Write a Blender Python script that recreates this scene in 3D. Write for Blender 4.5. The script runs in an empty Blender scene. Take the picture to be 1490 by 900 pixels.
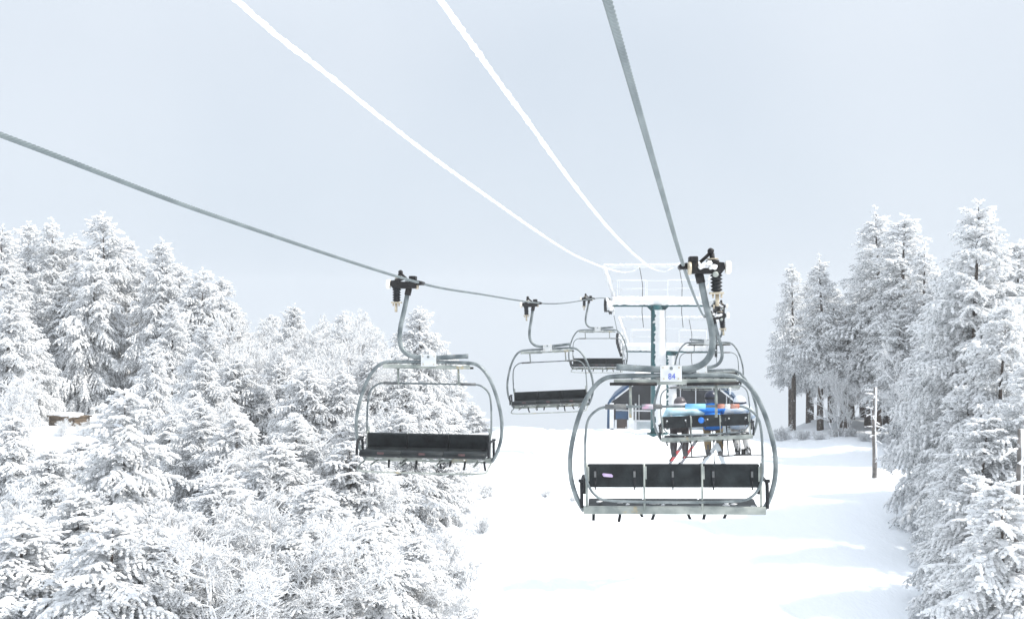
import bpy, bmesh, math, random
import numpy as np
from mathutils import Vector, Matrix

random.seed(7)
PI = math.pi
R = math.radians
scene = bpy.context.scene
COL = scene.collection
CAMZ = 8.0
F = 1500.0            # focal length in photo pixels


def at(px, py, Y):
    """world point that stands Y metres in front of the camera along this line of sight"""
    return Vector(((px - 745) / F * Y, Y, CAMZ + (450 - py) / F * Y))


# ------------------------------------------------------------------ materials
def new_mat(name):
    m = bpy.data.materials.new(name)
    m.use_nodes = True
    nt = m.node_tree
    b = nt.nodes['Principled BSDF']
    return m, nt, b


def noise_mat(name, c1, c2, scale=6.0, rough=0.6, metal=0.0, lo=0.35, hi=0.65, bump=0.0, bscale=40, detail=6, c3=None, s3=3.0, t3=0.62, spec=0.5, coords='Object'):
    m, nt, b = new_mat(name)
    N, L = nt.nodes, nt.links
    tc = N.new('ShaderNodeTexCoord')
    n = N.new('ShaderNodeTexNoise')
    n.inputs['Scale'].default_value = scale
    n.inputs['Detail'].default_value = detail
    L.new(tc.outputs[coords], n.inputs['Vector'])
    r = N.new('ShaderNodeValToRGB')
    r.color_ramp.elements[0].position = lo
    r.color_ramp.elements[1].position = hi
    r.color_ramp.elements[0].color = (*c1, 1)
    r.color_ramp.elements[1].color = (*c2, 1)
    L.new(n.outputs['Fac'], r.inputs['Fac'])
    out = r.outputs['Color']
    if c3 is not None:
        n3 = N.new('ShaderNodeTexNoise')
        n3.inputs['Scale'].default_value = s3
        n3.inputs['Detail'].default_value = 8
        n3.inputs['Roughness'].default_value = 0.65
        L.new(tc.outputs[coords], n3.inputs['Vector'])
        r3 = N.new('ShaderNodeValToRGB')
        r3.color_ramp.elements[0].position = t3
        r3.color_ramp.elements[1].position = t3 + 0.06
        r3.color_ramp.elements[0].color = (0, 0, 0, 1)
        r3.color_ramp.elements[1].color = (1, 1, 1, 1)
        L.new(n3.outputs['Fac'], r3.inputs['Fac'])
        mx = N.new('ShaderNodeMix')
        mx.data_type = 'RGBA'
        L.new(r3.outputs['Color'], mx.inputs['Factor'])
        L.new(out, mx.inputs['A'])
        mx.inputs['B'].default_value = (*c3, 1)
        out = mx.outputs['Result']
    L.new(out, b.inputs['Base Color'])
    b.inputs['Roughness'].default_value = rough
    b.inputs['Metallic'].default_value = metal
    b.inputs['Specular IOR Level'].default_value = spec
    if bump:
        nb = N.new('ShaderNodeTexNoise')
        nb.inputs['Scale'].default_value = bscale
        nb.inputs['Detail'].default_value = 5
        L.new(tc.outputs[coords], nb.inputs['Vector'])
        bp = N.new('ShaderNodeBump')
        bp.inputs['Strength'].default_value = bump
        bp.inputs['Distance'].default_value = 0.02
        L.new(nb.outputs['Fac'], bp.inputs['Height'])
        L.new(bp.outputs['Normal'], b.inputs['Normal'])
    return m


def frost_mat(name, col, transl, col2=None):
    """rime and powder snow: diffuse with a little light passing through"""
    m = bpy.data.materials.new(name)
    m.use_nodes = True
    nt = m.node_tree
    N, L = nt.nodes, nt.links
    N.remove(N['Principled BSDF'])
    d = N.new('ShaderNodeBsdfDiffuse')
    t = N.new('ShaderNodeBsdfTranslucent')
    mx = N.new('ShaderNodeMixShader')
    mx.inputs[0].default_value = transl
    tc = N.new('ShaderNodeTexCoord')
    n = N.new('ShaderNodeTexNoise')
    n.inputs['Scale'].default_value = 9.0
    n.inputs['Detail'].default_value = 3
    L.new(tc.outputs['Object'], n.inputs['Vector'])
    r = N.new('ShaderNodeValToRGB')
    c2 = col2 or tuple(c * 0.93 for c in col)
    r.color_ramp.elements[0].position = 0.35
    r.color_ramp.elements[1].position = 0.6
    r.color_ramp.elements[0].color = (*c2, 1)
    r.color_ramp.elements[1].color = (*col, 1)
    L.new(n.outputs['Fac'], r.inputs['Fac'])
    L.new(r.outputs['Color'], d.inputs['Color'])
    L.new(r.outputs['Color'], t.inputs['Color'])
    L.new(d.outputs[0], mx.inputs[1])
    L.new(t.outputs[0], mx.inputs[2])
    L.new(mx.outputs[0], N['Material Output'].inputs['Surface'])
    return m


M = {}
M['galv'] = noise_mat('galvanised_tube', (0.080, 0.100, 0.107), (0.215, 0.242, 0.245), 7, 0.42, 0.25, bump=0.3, bscale=60, c3=(0.24, 0.17, 0.09), s3=3.2, t3=0.66)
M['beam'] = noise_mat('weathered_beam', (0.20, 0.225, 0.21), (0.38, 0.40, 0.365), 7, 0.55, 0.1, bump=0.2, bscale=50, c3=(0.38, 0.30, 0.16), s3=2.6, t3=0.60)
M['vinyl'] = noise_mat('black_vinyl', (0.006, 0.008, 0.009), (0.019, 0.024, 0.026), 7, 0.5, 0, bump=0.5, bscale=16, c3=(0.10, 0.11, 0.115), s3=16, t3=0.70, spec=0.22)
M['steel'] = noise_mat('dark_steel', (0.006, 0.006, 0.007), (0.022, 0.020, 0.019), 18, 0.5, 0.1, spec=0.25, bump=0.3, c3=(0.12, 0.075, 0.04), s3=9, t3=0.63)
M['rubber'] = noise_mat('black_rubber', (0.005, 0.006, 0.008), (0.014, 0.016, 0.019), 20, 0.55, spec=0.25)
M['wheel'] = noise_mat('cream_wheel', (0.68, 0.62, 0.53), (0.80, 0.77, 0.70), 14, 0.6)
M['brass'] = noise_mat('tan_washer', (0.36, 0.30, 0.21), (0.55, 0.49, 0.38), 16, 0.5, 0.3)
M['plate'] = noise_mat('white_plate', (0.56, 0.575, 0.575), (0.66, 0.67, 0.665), 12, 0.45, c3=(0.42, 0.30, 0.16), s3=5, t3=0.72)
M['digit'] = noise_mat('blue_digits', (0.03, 0.07, 0.42), (0.05, 0.11, 0.52), 30, 0.5)
M['foam'] = noise_mat('grey_foam', (0.085, 0.09, 0.092), (0.14, 0.145, 0.145), 20, 0.8)
M['padpink'] = noise_mat('faded_print_pad', (0.32, 0.33, 0.36), (0.52, 0.30, 0.40), 16, 0.6, lo=0.45, hi=0.7)
M['padblue'] = noise_mat('light_blue_pad', (0.16, 0.42, 0.68), (0.24, 0.52, 0.76), 10, 0.5)
M['padred'] = noise_mat('orange_red_pad', (0.36, 0.12, 0.075), (0.50, 0.33, 0.28), 15, 0.55, lo=0.45, hi=0.7)
M['tagred'] = noise_mat('dull_red_tag', (0.045, 0.022, 0.024), (0.11, 0.05, 0.05), 20, 0.6)
M['sticker'] = noise_mat('mauve_sticker', (0.42, 0.30, 0.50), (0.58, 0.50, 0.62), 15, 0.5)
M['bluedot'] = noise_mat('blue_disc', (0.01, 0.16, 0.60), (0.015, 0.20, 0.68), 15, 0.5)
M['teal'] = noise_mat('teal_paint', (0.002, 0.055, 0.066), (0.005, 0.085, 0.095), 5, 0.5, bump=0.1, c3=(0.35, 0.5, 0.5), s3=12, t3=0.69)
M['blue'] = noise_mat('blue_paint', (0.004, 0.040, 0.105), (0.007, 0.065, 0.155), 3, 0.45)
M['glass'] = noise_mat('dark_glazing', (0.008, 0.011, 0.015), (0.025, 0.03, 0.04), 1.5, 0.25, spec=0.25)
M['greywall'] = noise_mat('pale_grey_panel', (0.40, 0.45, 0.47), (0.55, 0.60, 0.62), 2, 0.6)
M['whitepaint'] = noise_mat('white_paint', (0.70, 0.71, 0.72), (0.82, 0.83, 0.83), 4, 0.5)
M['browndoor'] = noise_mat('brown_door', (0.035, 0.022, 0.018), (0.07, 0.045, 0.035), 4, 0.6)
M['wood'] = noise_mat('weathered_wood', (0.075, 0.05, 0.028), (0.15, 0.105, 0.065), 6, 0.8, bump=0.4)
M['bark'] = noise_mat('spruce_bark', (0.035, 0.028, 0.024), (0.12, 0.09, 0.07), 9, 0.9, bump=0.6, bscale=25, c3=(0.62, 0.64, 0.66), s3=7, t3=0.60)
M['bark2'] = noise_mat('rimed_bark', (0.22, 0.21, 0.20), (0.42, 0.41, 0.40), 9, 0.9, bump=0.6, bscale=25, c3=(0.8, 0.81, 0.82), s3=6, t3=0.46)
M['deadwood'] = noise_mat('grey_dead_wood', (0.09, 0.085, 0.08), (0.22, 0.20, 0.19), 9, 0.9, bump=0.6, bscale=25, c3=(0.75, 0.76, 0.77), s3=8, t3=0.60)
M['needle'] = noise_mat('frosted_needles', (0.12, 0.145, 0.14), (0.27, 0.30, 0.295), 10, 0.8, c3=(0.66, 0.69, 0.70), s3=12, t3=0.50)
M['frost'] = frost_mat('rime_frost', (0.95, 0.955, 0.96), 0.48)
M['snowpad'] = frost_mat('snow_pad', (0.95, 0.955, 0.96), 0.30)
M['cablefrost'] = frost_mat('cable_frost', (0.94, 0.945, 0.95), 0.08, (0.42, 0.45, 0.48))
M['cablefrost'].node_tree.nodes['Color Ramp'].color_ramp.elements[0].position = 0.24
M['cablefrost'].node_tree.nodes['Color Ramp'].color_ramp.elements[1].position = 0.46
M['rope'] = noise_mat('steel_rope', (0.12, 0.145, 0.152), (0.17, 0.20, 0.205), 3, 0.5, 0.25)


def snow_ground():
    m, nt, b = new_mat('snow_cover')
    N, L = nt.nodes, nt.links
    tc = N.new('ShaderNodeTexCoord')
    b.inputs['Base Color'].default_value = (0.85, 0.87, 0.895, 1)
    b.inputs['Roughness'].default_value = 0.65
    b.inputs['Specular IOR Level'].default_value = 0.25
    n1 = N.new('ShaderNodeTexNoise'); n1.inputs['Scale'].default_value = 1.1; n1.inputs['Detail'].default_value = 8
    n2 = N.new('ShaderNodeTexNoise'); n2.inputs['Scale'].default_value = 14; n2.inputs['Detail'].default_value = 6
    mp = N.new('ShaderNodeMapping'); mp.inputs['Scale'].default_value = (1, 0.45, 1)
    L.new(tc.outputs['Object'], mp.inputs['Vector'])
    L.new(mp.outputs[0], n1.inputs['Vector']); L.new(mp.outputs[0], n2.inputs['Vector'])
    ad = N.new('ShaderNodeMath'); ad.operation = 'MULTIPLY_ADD'; ad.inputs[1].default_value = 0.18
    L.new(n2.outputs['Fac'], ad.inputs[0]); L.new(n1.outputs['Fac'], ad.inputs[2])
    bp = N.new('ShaderNodeBump'); bp.inputs['Strength'].default_value = 0.35; bp.inputs['Distance'].default_value = 0.22
    L.new(ad.outputs[0], bp.inputs['Height'])
    L.new(bp.outputs['Normal'], b.inputs['Normal'])
    return m


M['snow'] = snow_ground()


def cloth(name, c, c2=None, scale=9):
    c2 = c2 or tuple(min(1, x * 1.35 + 0.01) for x in c)
    return noise_mat(name, c, c2, scale, 0.85, bump=0.5, bscale=14)


M['jacket_pale'] = cloth('pale_blue_jacket', (0.42, 0.66, 0.76), (0.62, 0.80, 0.86), 5)
M['jacket_blue'] = cloth('bright_blue_jacket', (0.006, 0.16, 0.60), (0.012, 0.22, 0.72))
M['jacket_white'] = cloth('white_blue_jacket', (0.40, 0.54, 0.72), (0.76, 0.80, 0.84), 8)
M['pants_dark'] = cloth('dark_trousers', (0.035, 0.028, 0.03), (0.06, 0.05, 0.052))
M['pants_khaki'] = cloth('khaki_trousers', (0.20, 0.145, 0.075), (0.28, 0.21, 0.12))
M['pants_white'] = cloth('pale_trousers', (0.52, 0.51, 0.49), (0.66, 0.65, 0.63))
M['boot'] = noise_mat('boot_shell', (0.04, 0.04, 0.045), (0.10, 0.10, 0.105), 10, 0.5)
M['bootw'] = noise_mat('patterned_boot', (0.03, 0.03, 0.03), (0.55, 0.55, 0.55), 16, 0.6, lo=0.45, hi=0.55)
M['skin'] = noise_mat('skin', (0.42, 0.26, 0.19), (0.48, 0.31, 0.23), 10, 0.6)
M['helmet_grey'] = noise_mat('dark_grey_helmet', (0.06, 0.05, 0.055), (0.10, 0.085, 0.09), 6, 0.4)
M['helmet_navy'] = noise_mat('navy_helmet', (0.008, 0.012, 0.03), (0.02, 0.025, 0.05), 6, 0.35)
M['helmet_white'] = noise_mat('white_helmet', (0.66, 0.70, 0.75), (0.8, 0.82, 0.84), 6, 0.35)
M['strap_pale'] = noise_mat('pale_goggle_strap', (0.62, 0.58, 0.60), (0.72, 0.68, 0.70), 12, 0.6)
M['ski_red'] = noise_mat('red_ski_top', (0.58, 0.05, 0.055), (0.66, 0.08, 0.08), 6, 0.4)
M['ski_grey'] = noise_mat('grey_ski_top', (0.12, 0.12, 0.14), (0.2, 0.2, 0.22), 6, 0.4)
M['ski_silver'] = noise_mat('silver_ski_top', (0.30, 0.33, 0.36), (0.44, 0.48, 0.50), 5, 0.4)


# ------------------------------------------------------------------ mesh builder
def catmull(pts, n=6):
    pts = [Vector(p) for p in pts]
    out = []
    for i in range(len(pts) - 1):
        p0 = pts[max(i - 1, 0)]; p1 = pts[i]; p2 = pts[i + 1]; p3 = pts[min(i + 2, len(pts) - 1)]
        for k in range(n):
            t = k / n
            out.append(0.5 * ((2 * p1) + (p2 - p0) * t + (2 * p0 - 5 * p1 + 4 * p2 - p3) * t * t + (3 * p1 - p0 - 3 * p2 + p3) * t ** 3))
    out.append(pts[-1])
    return out


class MB:
    def __init__(s):
        s.v, s.f, s.m, s.sm = [], [], [], []

    def add(s, vs, fs, mat=0, smooth=True):
        o = len(s.v)
        s.v.extend(tuple(v) for v in vs)
        for f in fs:
            s.f.append(tuple(i + o for i in f)); s.m.append(mat); s.sm.append(smooth)
        return s

    def box(s, c, d, rot=None, mat=0, bev=0.0):
        bm = bmesh.new()
        bmesh.ops.create_cube(bm, size=1)
        for v in bm.verts:
            v.co = Vector((v.co.x * d[0], v.co.y * d[1], v.co.z * d[2]))
        if bev:
            bmesh.ops.bevel(bm, geom=list(bm.edges), offset=min(bev, min(d) * 0.45), segments=2, profile=0.6, affect='EDGES')
        T = Matrix.Translation(Vector(c)) @ (rot.to_4x4() if rot is not None else Matrix.Identity(4))
        bm.verts.index_update()
        s.add([T @ v.co for v in bm.verts], [[v.index for v in f.verts] for f in bm.faces], mat, False)
        bm.free()
        return s

    def tube(s, pts, r, n=10, mat=0, closed=False, caps=True, smooth=True):
        pts = [Vector(p) for p in pts]
        N = len(pts)
        if not hasattr(r, '__len__'):
            r = [r] * N
        vs, fs = [], []
        prev = None
        for i, p in enumerate(pts):
            if closed:
                t = pts[(i + 1) % N] - pts[i - 1]
            else:
                t = pts[min(i + 1, N - 1)] - pts[max(i - 1, 0)]
            t.normalize()
            if prev is None:
                a = Vector((0, 0, 1)) if abs(t.z) < 0.9 else Vector((1, 0, 0))
                u = t.cross(a).normalized()
            else:
                u = (prev - t * prev.dot(t)).normalized()
            prev = u
            w = t.cross(u)
            for k in range(n):
                a = 2 * PI * k / n
                vs.append(p + (u * math.cos(a) + w * math.sin(a)) * r[i])
        rng = N if closed else N - 1
        for i in range(rng):
            for k in range(n):
                j = (i + 1) % N
                fs.append((i * n + k, i * n + (k + 1) % n, j * n + (k + 1) % n, j * n + k))
        s.add(vs, fs, mat, smooth)
        if caps and not closed:
            o = len(s.v) - len(vs)
            s.f.append(tuple(o + k for k in reversed(range(n)))); s.m.append(mat); s.sm.append(False)
            s.f.append(tuple(o + (N - 1) * n + k for k in range(n))); s.m.append(mat); s.sm.append(False)
        return s

    def lathe(s, prof, origin, axis='z', n=20, mat=0):
        """prof: (radius, height) pairs; axis the direction of height"""
        vs, fs = [], []
        o = Vector(origin)
        for (rr, h) in prof:
            for k in range(n):
                a = 2 * PI * k / n
                c, d = math.cos(a) * rr, math.sin(a) * rr
                q = {'z': (c, d, h), 'x': (h, c, d), 'y': (d, h, c)}[axis]
                vs.append(o + Vector(q))
        for i in range(len(prof) - 1):
            for k in range(n):
                fs.append((i * n + k, i * n + (k + 1) % n, (i + 1) * n + (k + 1) % n, (i + 1) * n + k))
        fs.append(tuple(reversed(range(n))))
        fs.append(tuple((len(prof) - 1) * n + k for k in range(n)))
        s.add(vs, fs, mat, True)
        return s

    def blob(s, c, d, seed=0, mat=0, jit=0.18, sub=2):
        bm = bmesh.new()
        bmesh.ops.create_icosphere(bm, subdivisions=sub, radius=1)
        rr = random.Random(seed)
        bm.verts.index_update()
        vs = []
        for v in bm.verts:
            k = 1 + rr.uniform(-jit, jit)
            vs.append(Vector(c) + Vector((v.co.x * d[0], v.co.y * d[1], v.co.z * d[2])) * k)
        s.add(vs, [[v.index for v in f.verts] for f in bm.faces], mat, True)
        bm.free()
        return s

    def prism(s, poly, y0, y1, mat=0):
        """poly: (x, z) outline extruded from y0 to y1"""
        n = len(poly)
        vs = [(x, y0, z) for x, z in poly] + [(x, y1, z) for x, z in poly]
        fs = [tuple(range(n)), tuple(reversed(range(n, 2 * n)))]
        for i in range(n):
            j = (i + 1) % n
            fs.append((i, i + n, j + n, j))
        s.add(vs, fs, mat, False)
        return s

    def build(s, name, mats, parent=None):
        me = bpy.data.meshes.new(name)
        me.from_pydata(s.v, [], s.f)
        if not isinstance(mats, (list, tuple)):
            mats = [mats]
        for m in mats:
            me.materials.append(M[m] if isinstance(m, str) else m)
        me.polygons.foreach_set('material_index', s.m)
        me.polygons.foreach_set('use_smooth', s.sm)
        me.update()
        bm = bmesh.new(); bm.from_mesh(me)
        bmesh.ops.recalc_face_normals(bm, faces=bm.faces)
        bm.to_mesh(me); bm.free()
        o = bpy.data.objects.new(name, me)
        COL.objects.link(o)
        if parent is not None:
            o.parent = parent
        return o


def np_mesh(name, verts, quads=None, tris=None, qm=None, tm=None, mats=(), smooth_t=True, smooth_q=False):
    """fast mesh from arrays of quads and triangles"""
    me = bpy.data.meshes.new(name)
    nv = len(verts)
    nq = 0 if quads is None else len(quads)
    nt = 0 if tris is None else len(tris)
    me.vertices.add(nv)
    me.vertices.foreach_set('co', np.asarray(verts, dtype=np.float32).ravel())
    loops = []
    if nq: loops.append(np.asarray(quads, dtype=np.int32).ravel())
    if nt: loops.append(np.asarray(tris, dtype=np.int32).ravel())
    loops = np.concatenate(loops)
    me.loops.add(len(loops))
    me.loops.foreach_set('vertex_index', loops)
    me.polygons.add(nq + nt)
    start = np.concatenate([np.arange(nq) * 4, nq * 4 + np.arange(nt) * 3]).astype(np.int32)
    me.polygons.foreach_set('loop_start', start)
    mi = np.concatenate([np.zeros(nq) if qm is None else qm, np.zeros(nt) if tm is None else tm]).astype(np.int32)
    me.polygons.foreach_set('material_index', mi)
    sm = np.concatenate([np.full(nq, smooth_q), np.full(nt, smooth_t)])
    me.polygons.foreach_set('use_smooth', sm)
    for m in mats:
        me.materials.append(M[m])
    me.update(calc_edges=True)
    me.validate()
    return me


def thing(name, label, cat, loc=(0, 0, 0), rotz=0.0, group=None):
    o = bpy.data.objects.new(name, None)
    o.empty_display_size = 0.3
    COL.objects.link(o)
    o.location = loc
    o.rotation_euler = (0, 0, rotz)
    o['label'] = label
    o['category'] = cat
    if group:
        o['group'] = group
    return o


def tag(o, label, cat, group=None):
    o['label'] = label; o['category'] = cat
    if group: o['group'] = group
    return o


# ------------------------------------------------------------------ ground
def sstep(a, b, x):
    t = np.clip((x - a) / (b - a), 0, 1)
    return t * t * (3 - 2 * t)


def gz(x, y):
    x = np.asarray(x, dtype=float); y = np.asarray(y, dtype=float)
    z = CAMZ - 7.0 + 0.05 * np.minimum(y, 42)
    left = sstep(-6, -16, x)
    right = sstep(9, 16, x)
    z = z + 0.30 * left
    crest = 40.0 + 13.0 * left + 7.0 * right
    over = np.maximum(y - crest, 0)
    z = z - 0.10 * np.minimum(over, 8) * (over / 8).clip(0, 1) - 0.22 * np.maximum(over - 4, 0)
    z = z + 0.10 * np.sin(x * 0.55 + 0.3 * y) * np.sin(0.31 * y - 0.2 * x) * sstep(0, 10, y)
    z = z + 0.05 * np.sin(x * 1.3 - 0.4 * y + 1.0) + 0.03 * np.sin(0.9 * y + 0.8 * x)
    z = z - 0.62 * sstep(28, 46, y) * sstep(6, 12, x)
    # banks where the woods begin
    z = z + 0.35 * sstep(8.5, 12.5, x - 0.10 * (y - 25)) + 0.30 * sstep(-1.5, -4, x)
    # shallow old tracks crossing the piste
    for (a, b, c, w) in ((1.4, 0.02, 0.011, 0.12), (3.4, 0.09, 0.013, 0.10), (-1.2, 0.16, 0.010, 0.10), (0.6, 0.05, 0.012, 0.10), (2.2, 0.11, 0.010, 0.12), (-0.6, 0.13, 0.014, 0.09), (5.0, 0.04, 0.010, 0.14), (-2.4, 0.19, 0.012, 0.11)):
        d = x - (a + b * (y - 18) + 0.9 * np.sin(y * c * 12))
        z = z - 0.07 * np.exp(-(d / w) ** 2)
    return z


def axis_grid(parts):
    return np.concatenate([np.arange(a, b, s) for a, b, s in parts])


xs = axis_grid([(-240, -120, 20), (-120, -40, 5), (-40, -12, 0.8), (-12, -3, 0.4), (-3, 14, 0.11), (14, 24, 0.5), (24, 60, 2), (60, 140, 8), (140, 241, 20)])
ys = axis_grid([(-120, -20, 20), (-20, 14, 1), (14, 46, 0.16), (46, 80, 0.6), (80, 200, 6), (200, 261, 10)])
GX, GY = np.meshgrid(xs, ys)
GZ = gz(GX, GY)
rs = np.random.RandomState(3)
verts = np.stack([GX.ravel(), GY.ravel(), GZ.ravel()], 1)
nx, ny = len(xs), len(ys)
ii = np.arange(nx * ny).reshape(ny, nx)
quads = np.stack([ii[:-1, :-1].ravel(), ii[:-1, 1:].ravel(), ii[1:, 1:].ravel(), ii[1:, :-1].ravel()], 1)
gm = np_mesh('snow_slope', verts, quads=quads, mats=['snow'], smooth_q=True)
gobj = bpy.data.objects.new('snow_slope', gm)
COL.objects.link(gobj)
gobj['kind'] = 'structure'
gobj['label'] = 'bright snow-covered ski slope running up between the woods'


def ground_z(x, y):
    return float(gz(x, y))


# ------------------------------------------------------------------ trees
def norm(a):
    return a / np.maximum(np.linalg.norm(a, axis=-1, keepdims=True), 1e-9)


ICO = {}


def ico(sub=1):
    if sub not in ICO:
        bm = bmesh.new()
        bmesh.ops.create_icosphere(bm, subdivisions=sub, radius=1)
        bm.verts.index_update()
        ICO[sub] = (np.array([v.co[:] for v in bm.verts]), np.array([[v.index for v in f.verts] for f in bm.faces]))
        bm.free()
    return ICO[sub]


def batch_tubes(P, rad, n=3):
    """P (m,k,3) points of m tubes, rad (m,k): returns verts and quads"""
    m, k, _ = P.shape
    T = np.empty_like(P)
    T[:, 1:-1] = P[:, 2:] - P[:, :-2]
    T[:, 0] = P[:, 1] - P[:, 0]
    T[:, -1] = P[:, -1] - P[:, -2]
    T = norm(T)
    ref = np.where(np.abs(T[..., 2:3]) < 0.85, np.array([0, 0, 1.0]), np.array([1.0, 0, 0]))
    U = norm(np.cross(T, ref)); W = np.cross(T, U)
    ang = np.arange(n) * 2 * PI / n
    V = P[:, :, None, :] + rad[:, :, None, None] * (U[:, :, None, :] * np.cos(ang)[None, None, :, None] + W[:, :, None, :] * np.sin(ang)[None, None, :, None])
    idx = np.arange(m * k * n).reshape(m, k, n)
    a = idx[:, :-1, :]; b = np.roll(a, -1, 2); d = idx[:, 1:, :]; c = np.roll(d, -1, 2)
    Q = np.stack([a, b, c, d], -1).reshape(-1, 4)
    return V.reshape(-1, 3), Q


def spruce_meshes(seed, H=9.0, Rd=1.9, base=0.3, snow=1.0, droop=38, lean=0.0, gap=0.0, power=0.8, blade=1.0, low=0.62, fine=False):
    """trunk with limbs, and a crown of rimed sprays carrying snow pads"""
    g = np.random.RandomState(seed)
    # trunk
    tz = np.linspace(-0.6, H * 0.985, 16)
    wob = np.stack([0.05 * np.sin(tz * 0.9 + seed), 0.05 * np.cos(tz * 0.7 + 2 * seed), tz], 1)
    wob[:, 0] += lean * (np.maximum(tz, 0) / H) ** 2
    tr = np.maximum(0.017 * H * (1 - np.maximum(tz, 0) / H) ** 0.9, 0.012)
    TV, TQ = batch_tubes(wob[None], tr[None], 9)

    def trunk_at(z):
        return np.stack([np.interp(z, tz, wob[:, 0]), np.interp(z, tz, wob[:, 1]), z], -1)

    B0, BD, BL, LP = [], [], [], []
    z = base
    k0 = g.rand() * 6
    while z < H * 0.965:
        t = (z - base) / (H - base)
        nb = int(round(8 - 4.0 * t + g.uniform(-1, 1)))
        k0 += 1.1
        for b in range(nb):
            if g.rand() < gap: continue
            az = k0 + b * 2 * PI / nb + g.uniform(-0.3, 0.3)
            prof = (1 - t) ** power * min(1.0, low + 2.6 * t) + 0.035
            L = Rd * prof * g.uniform(0.55, 1.25)
            if L < 0.12: continue
            zz = z + g.uniform(-0.10, 0.10)
            p = trunk_at(np.array([zz]))[0]
            pit0 = R(4 + 46 * t ** 1.6 + g.uniform(-9, 9))
            dr = R(droop * g.uniform(0.7, 1.25)) * (1 - 0.55 * t)
            n = max(4, int(L / 0.115))
            st = L / n
            pts = [p.copy()]
            aj = g.uniform(-0.25, 0.25)
            for j in range(n):
                s = (j + 0.5) / n
                pit = pit0 - dr * s * 1.35 + R(16) * max(0, s - 0.75) * 4 * 0.5
                a = az + aj * s
                p = p + st * np.array([math.cos(a) * math.cos(pit), math.sin(a) * math.cos(pit), math.sin(pit)])
                pts.append(p.copy())
                if s > 0.10:
                    for sd in (-1, 1):
                        la = a + sd * R(g.uniform(38, 66))
                        lp = pit - R(g.uniform(4, 46))
                        ln = min(0.16 + 0.45 * L * (1 - s) + 0.07 * L, 0.60) * g.uniform(0.6, 1.25)
                        B0.append(p.copy()); BL.append(ln)
                        BD.append((math.cos(la) * math.cos(lp), math.sin(la) * math.cos(lp), math.sin(lp)))
            B0.append(p.copy()); BL.append(0.16 + 0.05 * L)
            BD.append((math.cos(a) * math.cos(pit), math.sin(a) * math.cos(pit), math.sin(pit)))
            q = np.array(pts)
            sel = np.linspace(0, n, 5)
            LP.append(np.stack([np.interp(sel, np.arange(n + 1), q[:, c]) for c in range(3)], 1))
        z += (0.30 - 0.13 * t) * g.uniform(0.85, 1.15) * (1 + 0.0 * t)
    # leader tuft
    for i in range(14):
        zz = H * g.uniform(0.93, 1.0)
        B0.append(trunk_at(np.array([zz]))[0]); BL.append(g.uniform(0.12, 0.24))
        a = g.rand() * 2 * PI; e = R(g.uniform(20, 75))
        BD.append((math.cos(a) * math.cos(e), math.sin(a) * math.cos(e), math.sin(e)))
    B0 = np.array(B0); BD = norm(np.array(BD)); BL = np.array(BL)
    LP = np.array(LP)
    lr = np.tile(np.array([0.020, 0.017, 0.013, 0.009, 0.005]), (len(LP), 1))
    LV, LQ = batch_tubes(LP, lr, 4)
    TQ2 = np.concatenate([TQ, LQ + len(TV)])
    trunk = np_mesh('trunk', np.concatenate([TV, LV]), quads=TQ2, qm=np.concatenate([np.zeros(len(TQ)), np.ones(len(LQ))]), mats=['bark', 'bark2'], smooth_q=True)

    # sprays: kite-shaped blades along every twig
    cnt = np.maximum((BL / 0.036).astype(int), 3) * 3
    idx = np.repeat(np.arange(len(B0)), cnt)
    m = len(idx)
    s = g.rand(m)
    drp = np.zeros((m, 3)); drp[:, 2] = -0.30 * s * s * BL[idx]
    pos = B0[idx] + BD[idx] * (BL[idx] * s)[:, None] + drp
    d = BD[idx].copy(); d[:, 2] -= 0.5 * s * BL[idx]
    d = norm(d)
    rnd = norm(g.normal(size=(m, 3)) * np.array([1, 1, 0.75]))
    dirv = norm(d * 0.75 + rnd * 0.85)
    ln = g.uniform(0.045, 0.105, m) * blade * (1.1 - 0.45 * s)
    wd = g.uniform(0.007, 0.015, m)
    side = norm(np.cross(dirv, norm(g.normal(size=(m, 3)))))
    p0 = pos - dirv * 0.012
    p2 = pos + dirv * ln[:, None]
    mid = pos + dirv * (ln * 0.45)[:, None]
    V = np.stack([p0, mid + side * wd[:, None], p2, mid - side * wd[:, None]], 1).reshape(-1, 3)
    Q = np.arange(m * 4).reshape(m, 4)
    under = dirv[:, 2] < -0.18
    qm = np.where(under, g.rand(m) < (0.52 - 0.18 * snow), g.rand(m) < (0.05)).astype(int)
    # snow pads lying along the twigs
    iv, it = ico(2 if fine else 1)
    jt = 0.20 if fine else 0.28
    k = np.floor(BL / (0.068 if fine else 0.095) * snow + g.rand(len(B0))).astype(int)
    bi = np.repeat(np.arange(len(B0)), k)
    mb = len(bi)
    sb = g.uniform(0.1, 0.95, mb)
    c = B0[bi] + BD[bi] * (BL[bi] * sb)[:, None]
    c[:, 2] += 0.018 - 0.30 * sb * sb * BL[bi]
    X = BD[bi].copy(); X[:, 2] -= 0.5 * sb * BL[bi]; X = norm(X)
    Y = norm(np.cross(np.tile(np.array([0, 0, 1.0]), (mb, 1)), X)); Z = np.cross(X, Y)
    sc = (0.86 if fine else 1.0) * g.uniform(0.030, 0.062, mb) * (0.72 + 0.28 * snow)
    w = iv[None] * (1 + g.uniform(-jt, jt, (mb, len(iv), 1)))
    SV = c[:, None, :] + sc[:, None, None] * (X[:, None, :] * w[..., 0:1] * g.uniform(0.95 if fine else 1.2, 1.6 if fine else 2.2, (mb, 1, 1)) + Y[:, None, :] * w[..., 1:2] * 0.9 + Z[:, None, :] * w[..., 2:3] * 0.62)
    # heavier snow sagging on the boughs themselves
    nl = len(LP)
    LL = np.linalg.norm(LP[:, -1] - LP[:, 0], axis=1)
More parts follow.
